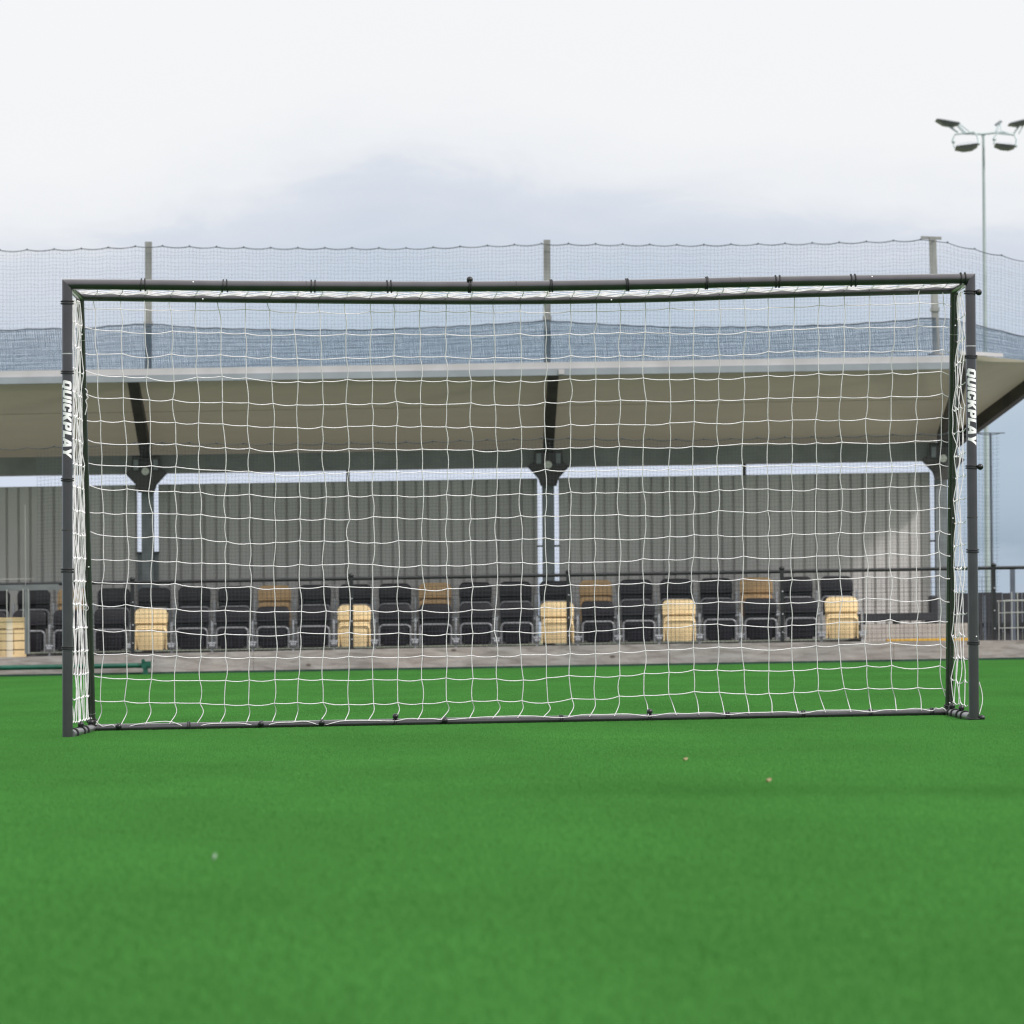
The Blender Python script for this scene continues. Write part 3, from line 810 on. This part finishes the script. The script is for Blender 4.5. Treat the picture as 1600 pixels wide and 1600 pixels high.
for m_ in range(-7, 15):
    put_seat('shaded' if m_ in cream2 else 'black', 402 + 27 + 62.75 * m_, 930, 57.65, .25 + .015, seat_label(m_, cream2, 'back'), 'back row of stand seats')

# ------------------------------------------------------------------ the stand
YW, YRF = 58.6, 55.7
cpx = [231, 856.5, 1470]
cx = [X(p, YW, 800) for p in cpx]
stand = thing('spectator_stand', 'covered spectator stand with khaki roof underside and grey profiled rear wall', 'stand', (cx[1], YW, K * cx[1]))
bay = (cx[2] - cx[0]) / 2
cols = [cx[0] - bay] + cx
zt = Hh(748, YW); zb0 = Hh(730, YW - .2); zbt = Hh(702, YW - .2)
# columns: I section
for x in cols:
    b = MB(); b.box(x - .07, x + .07, YW - .10, YW - .085, 0, zb0, K); b.box(x - .07, x + .07, YW + .05, YW + .065, 0, zb0, K); b.box(x - .006, x + .006, YW - .085, YW + .05, 0, zb0, K)
    b.build('column', M['column'], stand)
# profiled wall panels between the columns with open slots beside each column
def profiled(x0, x1, z0, z1, y, name, m, pitch=.138, depth=.030):
    b = MB(); xs = []; x = x0
    while x < x1:
        for dx, d in ((0, 0), (.106, 0), (.109, depth), (.122, depth)): xs.append((x + dx, d))
        x += pitch
    xs = [(a, d) for a, d in xs if a < x1] + [(x1, 0)]
    top = [Vector((a, y + d, z1 + K * a)) for a, d in xs]; bot = [Vector((a, y + d, z0 + K * a)) for a, d in xs]
    b.grid([bot, top]); top2 = [p + Vector((0, .012, 0)) for p in top]; bot2 = [p + Vector((0, .012, 0)) for p in bot]
    b.grid([bot2, top2]); b.grid([top, top2]); b.grid([bot, bot2])
    return b.build(name, m, stand)
allc = cols
for a, c in zip(allc, allc[1:]):
    profiled(a + .07 + .055, c - .07 - .055, .26, zt, YW, 'rear_wall', M['wall'])
    xm = (a + c) / 2 + .0
    MB().box(xm - .02, xm + .02, YW - .02, YW + .02, zt, zb0, K).build('stub_post', M['rafter'], stand)
# thin spacers crossing the slots
for x, py in ((cols[1], 862), (cols[2], 853), (cols[3], 845)):
    z = P(800, py + .0168 * (0), YW).z; z = Hh(py + (-8 if x == cols[1] else (1 if x == cols[2] else 11)), YW)
    b = MB(); b.box(x - .13, x - .068, YW - .03, YW + .04, z - .01, z + .01, K); b.box(x + .068, x + .13, YW - .03, YW + .04, z - .01, z + .01, K); b.build('slot_spacer', M['rafter'], stand)
    if x == cols[1]:
        b = MB(); b.box(x - .125, x - .072, YW + .02, YW + .04, .3, z - .01, K); b.box(x + .072, x + .125, YW + .02, YW + .04, .3, z - .01, K); b.build('slot_infill', M['column'], stand)
# long beam above the wall
xb0, xb1 = cols[0] - .3, cols[-1] + .15
b = MB(); b.box(xb0, xb1, YW - .22, YW + .16, zb0, zbt, K); b.build('rear_beam', M['beam'], stand)
b = MB()
x = xb0 + .05
while x < xb1 - .05: b.box(x, x + .022, YW - .228, YW - .222, zb0 + .03, zbt - .003, K); x += .155
b = None
# roof: sheet sloping up to the front
zfl, zft = Hh(588, YRF), Hh(567.5, YRF)
xr0 = cols[0] - .4; xr1 = X(1497, YRF, 560)
za = zbt + .0; zf = zft - .05
YA = YW + .20
def roof_z(y): return za + (zf - za) * (YA - y) / (YA - YRF)
b = MB()
nx = 48
rowsB, rowsT = [], []
for (y) in (YA, (YA * 2 + YRF) / 3, (YA + YRF * 2) / 3, YRF + .02):
    rowsB.append([Vector((xr0 + (xr1 - xr0) * i / nx, y, roof_z(y) + K * (xr0 + (xr1 - xr0) * i / nx))) for i in range(nx + 1)])
    rowsT.append([p + Vector((0, 0, .06)) for p in rowsB[-1]])
b.grid(rowsB)
b.build('roof_sheet', M['khaki'], stand)
# lap joints of the roof lining
b = MB()
for fy in (.55,):
    y = YA + (YRF - YA) * fy; b.box(xr0, xr1, y - .012, y + .012, roof_z(y) - .0035, roof_z(y) - .001, K)
b.build('lining_batten', M['khaki'], stand)
# fascia
zmid = Hh(577.5, YRF)
MB().box(xr0, xr1, YRF - .06, YRF + .015, zmid + .001, zft + .0, K).build('fascia', M['fascia'], stand)
MB().box(xr0, xr1, YRF - .085, YRF + .012, zfl, zmid - .001, K).build('gutter', M['fascia_low'], stand)
b = MB()
for px in (875,): b.box(X(px, YRF), X(px + 9, YRF), YRF - .095, YRF - .0865, zfl + .01, zmid - .01, K)
b.build('gutter_joint', M['fascia'], stand)
# rafters, haunches
for x in cols:
    a = Vector((x, YW - .24, roof_z(YW - .24) - .105 + K * x)); c = Vector((x, YRF + .03, roof_z(YRF + .03) - .07 + K * x))
    b = MB(); n_ = len(b.v)
    w = .06
    pl_ = [Vector((x - w, YW - .24, roof_z(YW - .24) - .20 + K * x)), Vector((x - w, YRF + .03, roof_z(YRF) - .09 + K * x)), Vector((x - w, YRF + .03, roof_z(YRF + .03) - .009 + K * x)), Vector((x - w, YW - .24, roof_z(YW - .24) - .009 + K * x))]
    b.prism(pl_, (2 * w, 0, 0)); ra = b.build('rafter', M['rafter'], stand)
    zc = zb0 + K * x
    b = MB(); q = [(-.25, .0), (-.12, -.14), (-.09, -.23), (.09, -.23), (.12, -.14), (.25, .0), (.17, .05), (.16, .20), (-.16, .20), (-.17, .05)]
    b.prism([Vector((x + dx, YW - .36, zc + dz)) for dx, dz in q], (0, .125, 0)); hn = b.build('haunch', M['rafter'], stand)
    b = MB()
    for dx in (-.115, .115): b.box(x + dx - .028, x + dx + .028, YW - .385, YW - .361, zc + .03, zc + .15)
    b.build('haunch_plate', M['column'], hn)
    MB().tube([(x - .005, YW - .40, zc + .015), (x - .005, YW - .365, zc + .015)], .045, 16).build('round_lamp', M['lens'], hn, True)
# corner piece at the right end with its sloping edge beam
A = P(1487, 683, YW - .3); C = P(1642, 567, YRF + 1.1)
Rr = Vector((xr1 - .001, YA, roof_z(YA) + K * xr1)); Bf = Vector((xr1 - .001, YRF + .02, roof_z(YRF + .02) + K * xr1)); Bt = P(1500, 553, YRF)
b = MB(); b.v = [tuple(v) for v in (Rr, A, C, Bf, Bt)]; b.f = [(0, 1, 3), (1, 2, 3), (2, 4, 3)]
b.build('corner_roof', M['khaki'], stand)
b = MB(); b.bar(A + Vector((0, -.02, -.075)), C + Vector((0, -.02, -.075)), .09, .145); b.build('edge_beam', M['rafter'], stand)
b = MB(); b.bar(P(1499, 551, YRF - .08), P(1566, 555, YRF + .35), .03, .04); b.build('edge_trim', M['fascia'], stand)

MB().tube([POLE[0] + Vector((0, 0, z)) for z in (0, 1.5, 3, 4.2, POLE[1])], lambda i: .17 - .010 * i, 18).build('pole_shaft', M['mast'], pole, True)
MB().tube([POLE[0] + Vector((0, 0, 0)), POLE[0] + Vector((0, 0, .02))], .30, 18).build('base_flange', M['mast'], pole)

# ------------------------------------------------------------------ ball stop netting
YN = 55.86
npx = [232, 854.5, 1457]
nposts = []
for i, (px, ptop) in enumerate(zip(npx, (378, 375, 371))):
    Yp = YN + .08
    t = P(px, ptop, Yp); bt = P(px + (0, 1, 6)[i], (585, 572, 553)[i], Yp)
    o = thing('net_post', ('grey steel net post on the roof edge, left of the three', 'grey steel net post on the roof edge near the middle of the stand', 'grey leaning net post with a cross cap at the right end of the roof')[i], 'net post', bt, 'posts holding the upper netting')
    b = MB(); b.bar(bt, t, .076, .076, Vector((0, 1, 0))); b.build('post_shaft', M['netpost'], o)
    b = MB(); b.box(bt.x - .09, bt.x + .09, Yp - .055, Yp + .055, bt.z - .012, bt.z + .006); b.build('base_plate', M['netpost'], o)
    if i == 2:
        b = MB(); b.bar(t + Vector((-.13, 0, .0)), t + Vector((.10, 0, -.01)), .05, .03); b.build('cross_cap', M['netpost'], o)
    for q in (0.62,):
        b = MB(); pz = t.lerp(bt, q); b.box(pz.x - .048, pz.x + .048, Yp - .05, Yp + .05, pz.z - .02, pz.z + .02); b.build('clamp', M['netpost'], o)
    nposts.append((t, bt))
def top_line(pxs, Y0, scal=.30, amp=.022):
    """cable through picture points, hanging in small scallops between ties"""
    out = []; pk = []
    tot = 0
    for i, (a, b_) in enumerate(zip(pxs, pxs[1:])):
        n = max(6, int(abs(b_[0] - a[0]) / 4.2))
        for k in range(n):
            t = k / n; px = a[0] + (b_[0] - a[0]) * t; py = a[1] + (b_[1] - a[1]) * t
            Yd = Y0(px) if callable(Y0) else Y0
            ph = (px / 42.3) % 1.0; s_ = 4 * ph * (1 - ph)
            out.append(P(px, py + amp * 100 * s_, Yd))
    out.append(P(pxs[-1][0], pxs[-1][1], Y0(pxs[-1][0]) if callable(Y0) else Y0)); return out
def dpt(px): return YN + (0 if px < 1457 else (px - 1457) / 143. * 2.2)
def netting(name, label, top, ypx_bot, Yf, step, r, m, seed, x0, x1, vis_rows=None, slant=0.0, layers=1, ties=True, ystep=None):
    g = random.Random(seed)
    root = thing(name, label, 'netting', P((x0 + x1) / 2, ypx_bot(800), YN))
    xs = [proj(p)[0] for p in top]; ys = [proj(p)[1] for p in top]
    yt = lambda px: interp(xs, ys, px)
    b = MB(); pxs_step = step * F / YN
    for L in range(layers):
        ph = g.random() * pxs_step; dY = .018 * L
        px = x0 + ph; i = 0
        while px < x1:
            a, c = yt(px), ypx_bot(px); n = max(3, int((c - a) / 22)); w = g.uniform(0, 6)
            b.tube([P(px + slant * (k / n) * (1 + .3 * L) + .35 * sin(w + k * .9 + px * .01), a + (c - a) * k / n, Yf(px) + dY) for k in range(n + 1)], r, 4, caps=False)
            px += pxs_step * (1 + g.uniform(-.04, .04))
        ht = max(ypx_bot(p) - yt(p) for p in (x0, (x0 + x1) / 2, x1)); nr = int(ht / ((ystep or step) * F / YN))
        for k in range(nr + 1):
            f = (k + g.random() * .2) / nr; n = int((x1 - x0) / 11)
            b.tube([P(x0 + (x1 - x0) * i / n, yt(x0 + (x1 - x0) * i / n) * (1 - f) + ypx_bot(x0 + (x1 - x0) * i / n) * f + .5 * sin(i * .5 + k) + (.5 * sin(i * .17 + k * 2.1)), Yf(x0 + (x1 - x0) * i / n) + dY) for i in range(n + 1)], r, 4, caps=False)
    b.build('mesh', m, root)
    cb = MB().tube(top, .0045 if ties else .007, 6)
    if ties:
        t = cb; k = math.ceil(x0 / 42.3)
        while k * 42.3 < x1:
            p = P(k * 42.3, yt(k * 42.3) - .5, Yf(k * 42.3) - .01); t.ball(p, .011, 7, 5); k += 1
    cb.build('top_cable', M['cable'], root, True)
    return root
top1 = top_line([(-40, 392), (0, 391), (120, 388.5), (232, 384), (420, 387), (640, 387.5), (854, 380.5), (1080, 382.5), (1300, 379), (1457, 373.5), (1485, 380), (1600, 407), (1650, 421)], dpt, amp=.024)
bot1 = lambda px: 581 - .0175 * px if px < 1500 else 554.8 + (px - 1500) * .13
netting('upper_netting', 'fine ball stop netting above the roof between the net posts', top1, bot1, dpt, .040, .00085, M['cord'], 1, -30, 1640)
top2 = top_line([(-40, 517), (0, 516), (60, 513), (130, 513), (180, 508), (232, 505), (300, 511), (420, 514.5), (560, 515), (700, 510), (800, 504), (858, 500.5), (940, 506), (1060, 511), (1200, 509.5), (1320, 506.5), (1400, 501), (1457, 495.5), (1490, 499), (1545, 512), (1600, 525), (1650, 535)], lambda p: dpt(p) - .03, amp=.012)
netting('gathered_netting', 'dense blue grey gathered netting folded along the roof edge', top2, bot1, lambda p: dpt(p) - .05, .026, .0013, M['cord_band'], 2, -30, 1640, slant=5, layers=4, ties=False, ystep=.015)
YL2 = 55.36
top3 = top_line([(-40, 702), (0, 701), (232, 691), (420, 693), (640, 690), (854, 684), (1080, 686), (1300, 681), (1457, 677), (1565, 676.5)], YL2, amp=.028)
bot3 = lambda px: 1012 - .0168 * (px - 800)
netting('lower_netting', 'fine ball stop netting hanging in front of the seats below the roof', top3, bot3, lambda p: YL2, .040, .0010, M['cord'], 3, 57, 1562)
# thin steel pole carrying the right end of the lower netting
YS = 55.42
b = thing('slim_pole', 'slim dark green pole at the right end of the lower netting', 'pole', (X(1548, YS), YS, K * X(1548, YS)))
x = X(1549, YS, 800); MB().tube([(x, YS, K * x), (x, YS, Hh(688, YS) + K * x)], .014, 8).build('pole_shaft', M['greypost'], b, True)
MB().tube([(X(1528, YS, 676), YS, P(1528, 676.5, YS).z), (X(1570, YS, 676), YS, P(1570, 676.5, YS).z)], .006, 6).build('pole_arm', M['greypost'], b, True)

# ------------------------------------------------------------------ right hand corner: dark boards, post, wire cage
YD = 59.2
xd = lambda px: X(px, YD, 960)
zd = lambda py, Y=YD: P(1560, py, Y).z - K * P(1560, py, Y).x
bf = thing('board_fence', 'charcoal close boarded fence beyond the right end of the stand', 'fence', (xd(1560), YD, K * xd(1560)))
g = random.Random(4); px = 1474.
while px < 1760:
    w = 15.5; b = MB(); b.box(xd(px), xd(px + w - .8), YD, YD + .03, -.02, zd(926 + g.uniform(-1, 1)), K); b.build('board', M['darkpanel'], bf); px += w
MB().box(xd(1474), xd(1760), YD - .05, YD - .003, zd(980), zd(973), K).build('board_rail', M['black'], bf)
YQ = 58.2
pz = MB(); x = X(1582, YQ, 900); pz.box(x - .027, x + .027, YQ - .03, YQ + .03, 0, zd(890, YQ), K)
tag(pz.build('square_post', M['greypost']), 'slate grey square post behind the fence rail at the right edge', 'post')
YC = 55.08
cg = thing('wire_cage', 'pale wire cage standing on the kickboard ledge at the right edge', 'cage', (X(1590, YC), YC, hk + K * X(1590, YC)))
xc = lambda px: X(px, YC, 960); zc_ = lambda py: P(1585, py, YC).z - K * P(1585, py, YC).x
fr = MB(); wr = MB()
for yo in (0, .55):
    for px in (1569.5, 1590, 1620, 1650): fr.tube([(xc(px), YC + yo, 0 + K * xc(px)), (xc(px), YC + yo, zc_(938 if px != 1590 else 924) + K * xc(px))], .006, 6)
    fr.tube([(xc(1567), YC + yo, zc_(938.5) + K * xc(1567)), (xc(1650), YC + yo, zc_(938) + K * xc(1650))], .0075, 6)
    for py in (957, 981): wr.tube([(xc(1569.5), YC + yo, zc_(py) + K * xc(1569)), (xc(1650), YC + yo, zc_(py) + K * xc(1650))], .0045, 6)
for px in (1569.5, 1650): fr.tube([(xc(px), YC, zc_(938.5) + K * xc(px)), (xc(px), YC + .55, zc_(938.5) + K * xc(px))], .006, 6)
fr.build('cage_frame', M['lightwire'], cg, True); wr.build('cage_wire', M['lightwire'], cg, True)
sl = thing('slatted_screen', 'dark slatted screen just right of the goal behind the fence', 'screen', (X(1539, 56.5), 56.5, K * X(1539, 56.5)))
for k, px in enumerate((1533, 1539, 1545)):
    b = MB(); x = X(px, 56.5, 950); b.box(x - .012, x + .012, 56.5, 56.54, 0, zd(929 + k, 56.5), K); b.build('slat', M['darkpanel'] if k != 1 else M['greypost'], sl)
b = MB(); b.box(X(1530, 56.5), X(1549, 56.5), 56.542, 56.56, zd(979, 56.5), zd(974, 56.5), K); b.build('cross_rail', M['black'], sl)

# ------------------------------------------------------------------ floodlight mast far behind
YM = 102.
def pm(px, py): return P(px, py, YM)
bm_ = pm(1549, 900); base = Vector((pm(1543, 900).x, YM, -.6))
mast = thing('floodlight_mast', 'tall slim galvanised floodlight mast with six lamps far behind the stand', 'floodlight', base)
t = pm(1536.5, 212)
pts_ = [base.lerp(Vector((t.x, YM, t.z)), i / 6) for i in range(7)]
MB().tube(pts_, lambda i: .070 - .044 * i / 6, 14).build('mast_pole', M['mast'], mast, True)
px_m = 7800 / YM
arm = MB(); arm.tube([pm(1502, 208.5), pm(1536, 209.5), pm(1558, 207), pm(1568, 206.5), pm(1583, 211)], .022, 8); arm.prism([pm(1533, 209), pm(1540, 209), pm(1537.5, 217), pm(1535.5, 217)], (0, .05, 0))
arm.build('cross_arm', M['mast'], mast, True)
M['lampback'] = mat('dark_lamp_back', (.17, .185, .195), .4, .3)
def lamp(c0, w, tilt, face, yoff, hgt=1.0, back='lamphouse', arm_to=None):
    """floodlight: shallow tapered housing over a deeper glass bowl, held by a U bracket"""
    c = pm(*c0) + Vector((0, yoff, 0)); ww = w / px_m
    rot = Matrix.Rotation(tilt, 3, 'Y') @ Matrix.Rotation(face, 3, 'X')
    def q(x, y, z): return c + rot @ Vector((x * ww, y * ww, z * ww))
    b = MB()
    lo = [q(-.5, -.35, 0), q(.5, -.35, 0), q(.5, .35, 0), q(-.5, .35, 0)]; hi = [q(-.40, -.28, .10 * hgt), q(.40, -.28, .10 * hgt), q(.40, .28, .10 * hgt), q(-.40, .28, .10 * hgt)]
    tp = [q(-.16, -.14, .17 * hgt), q(.16, -.14, .17 * hgt), q(.16, .14, .17 * hgt), q(-.16, .14, .17 * hgt)]
    b.v += [tuple(v) for v in lo + hi + tp]
    for s_ in (0, 4):
        for i in range(4): b.f.append((s_ + i, s_ + (i + 1) % 4, s_ + 4 + (i + 1) % 4, s_ + 4 + i))
    b.f.append((8, 9, 10, 11)); b.f.append((3, 2, 1, 0))
    o = b.build('floodlight', M[back], mast)
    g_ = MB(); lo2 = [q(-.49, -.34, -.01), q(.49, -.34, -.01), q(.49, .34, -.01), q(-.49, .34, -.01)]; d_ = [q(-.16, -.2, -.17), q(.22, -.2, -.17), q(.22, .2, -.17), q(-.16, .2, -.17)]
    g_.v += [tuple(v) for v in lo2 + d_]
    for i in range(4): g_.f.append((i, (i + 1) % 4, 4 + (i + 1) % 4, 4 + i))
    g_.f.append((4, 5, 6, 7)); g_.f.append((3, 2, 1, 0)); g_.build('lamp_glass', M['lampglass'], o)
    y_ = MB()
    if arm_to is None:
        y_.tube([q(-.53, 0, .02), q(-.55, 0, .40), q(-.42, 0, .62), q(.42, 0, .62), q(.55, 0, .40), q(.53, 0, .02)], .017, 6)
        for sx in (-.53, .53): y_.ball(q(sx, 0, .30 if sx < 0 else .08), .04, 8, 6)
    else:
        y_.tube([q(0, 0, -.12), pm(*arm_to)], .02, 6); y_.tube([q(.30, 0, .02), pm(arm_to[0] + 8, arm_to[1])], .013, 6)
    y_.build('lamp_bracket', M['mast'], o, True)
lamp((1509, 230.5), 36, R(-7), R(-12), -.15)
lamp((1568.5, 229.5), 32, R(6), R(-12), -.15)
lamp((1481, 190.5), 38, R(10), R(-4), .05, .45, 'lampback', (1497, 207))
lamp((1593, 190.5), 36, R(-13), R(-4), .05, .45, 'lampback', (1584, 209))
lamp((1498, 189), 7, R(-40), R(20), .4, 1.0, 'lampback', (1508, 207))
lamp((1563.5, 189.5), 13, R(-38), R(20), .4, .9, 'lampback', (1556, 206))

# ------------------------------------------------------------------ sky and light
w = bpy.data.worlds.new('World'); sc.world = w; w.use_nodes = True
nt = w.node_tree; nt.nodes.clear()
out = nt.nodes.new('ShaderNodeOutputWorld')
SUN_EL, SUN_AZ = R(42), R(122)      # azimuth measured from +Y (view direction) towards +X
sky = nt.nodes.new('ShaderNodeTexSky'); sky.sky_type = 'NISHITA'; sky.sun_disc = False
sky.sun_elevation = SUN_EL; sky.sun_rotation = SUN_AZ; sky.air_density = 1.0; sky.dust_density = 2.0
bg1 = nt.nodes.new('ShaderNodeBackground'); bg1.inputs['Strength'].default_value = .10
nt.links.new(sky.outputs[0], bg1.inputs['Color'])
tc = nt.nodes.new('ShaderNodeTexCoord')
sep = nt.nodes.new('ShaderNodeSeparateXYZ'); nt.links.new(tc.outputs['Generated'], sep.inputs[0])
def noise(scale, stretch, detail=6, rough=.55, loc=(0, 0, 0), dist=0):
    mp = nt.nodes.new('ShaderNodeMapping'); mp.inputs['Scale'].default_value = stretch; mp.inputs['Location'].default_value = loc
    nt.links.new(tc.outputs['Generated'], mp.inputs['Vector'])
    n = nt.nodes.new('ShaderNodeTexNoise'); n.inputs['Scale'].default_value = scale; n.inputs['Detail'].default_value = detail; n.inputs['Roughness'].default_value = rough
    n.inputs['Distortion'].default_value = dist
    nt.links.new(mp.outputs[0], n.inputs['Vector']); return n.outputs['Fac']
def math_(op, a, b=None, c=None):
    n = nt.nodes.new('ShaderNodeMath'); n.operation = op
    for i, v in enumerate((a, b, c)):
        if v is None: continue
        if isinstance(v, (int, float)): n.inputs[i].default_value = v
        else: nt.links.new(v, n.inputs[i])
    return n.outputs[0]
n1 = noise(9, (1, 1, 2.6), 5, .5, (.37, 0, .1))
n2 = noise(28, (1, 1, 3.0), 6, .6, (.1, .2, .3), .4)
# cloud base line: elevation disturbed by billows
el = math_('ADD', sep.outputs['Z'], math_('MULTIPLY', math_('SUBTRACT', n1, .5), .018))
el = math_('ADD', el, math_('MULTIPLY', math_('SUBTRACT', n2, .5), .019))
# bank is thicker to the right of the view and thinner to the left
# the grey bank swells to a dome ahead and sinks to both sides
dx0 = math_('SUBTRACT', sep.outputs['X'], -.004)
dx_ = math_('ADD', math_('DIVIDE', math_('MAXIMUM', dx0, 0.0), .085), math_('DIVIDE', math_('MINIMUM', dx0, 0.0), .046))
bump_ = math_('POWER', 2.718, math_('MULTIPLY', math_('MULTIPLY', dx_, dx_), -1.0))
el = math_('SUBTRACT', el, math_('MULTIPLY', bump_, .0185))
el = math_('SUBTRACT', el, math_('MULTIPLY', sep.outputs['X'], .0))
el = math_('SUBTRACT', el, .0102)
# a clear pale strip low under the bank, ahead and to the left; dull far to the right
mx_ = math_('SUBTRACT', 1.0, math_('MINIMUM', math_('MAXIMUM', math_('DIVIDE', math_('SUBTRACT', sep.outputs['X'], .0985), .011), 0.0), 1.0))
mz_ = math_('MINIMUM', math_('MAXIMUM', math_('SUBTRACT', 1.6, math_('DIVIDE', math_('ABSOLUTE', math_('SUBTRACT', sep.outputs['Z'], .026)), .016)), 0.0), 1.0)
strip = math_('MULTIPLY', mx_, mz_)
cr = nt.nodes.new('ShaderNodeValToRGB'); e = cr.color_ramp.elements
e[0].position = 0; e[0].color = (.46, .55, .66, 1)
e[1].position = 1; e[1].color = (1.9, 1.9, 1.9, 1)
for pos, c in ((.0, (.345, .44, .54)), (.012, (.42, .52, .63)), (.026, (.47, .575, .69)), (.040, (.55, .64, .755)), (.053, (.625, .69, .795)), (.0620, (.715, .76, .845)), (.0680, (.865, .885, .925)), (.080, (.93, .94, .955)), (.30, (1.0, 1.01, 1.03)), (.6, (1.35, 1.35, 1.37))):
    x = e.new(pos); x.color = (*c, 1)
nt.links.new(el, cr.inputs['Fac'])
mxs = nt.nodes.new('ShaderNodeMix'); mxs.data_type = 'RGBA'; nt.links.new(strip, mxs.inputs['Factor'])
nt.links.new(cr.outputs['Color'], mxs.inputs['A']); mxs.inputs['B'].default_value = (.69, .76, .89, 1)
bg2 = nt.nodes.new('ShaderNodeBackground'); nt.links.new(mxs.outputs['Result'], bg2.inputs['Color']); bg2.inputs['Strength'].default_value = 1.0
mixs = nt.nodes.new('ShaderNodeMixShader'); mixs.inputs['Fac'].default_value = .95
nt.links.new(bg1.outputs[0], mixs.inputs[1]); nt.links.new(bg2.outputs[0], mixs.inputs[2]); nt.links.new(mixs.outputs[0], out.inputs['Surface'])
sd_ = bpy.data.lights.new('sun', 'SUN'); so = bpy.data.objects.new('sun', sd_); COL.objects.link(so)
sd_.energy = 3.2; sd_.angle = R(7); sd_.color = (1.0, .93, .92)
dirv = Vector((sin(SUN_AZ) * cos(SUN_EL), cos(SUN_AZ) * cos(SUN_EL), sin(SUN_EL)))
so.rotation_euler = (-dirv).to_track_quat('-Z', 'Y').to_euler(); so.location = (0, 0, 30)

vs = sc.view_settings; vs.view_transform = 'Standard'; vs.look = 'None'; vs.exposure = 0; vs.gamma = 1; vs.use_curve_mapping = False
sc.cycles.max_bounces = 6; sc.cycles.diffuse_bounces = 3; sc.cycles.glossy_bounces = 3
sc.cycles.sample_clamp_indirect = 6
sc.cycles.use_adaptive_sampling = True; sc.cycles.adaptive_threshold = 0.01
sc.cycles.use_denoising = True
sc.cycles.filter_width = 1.15
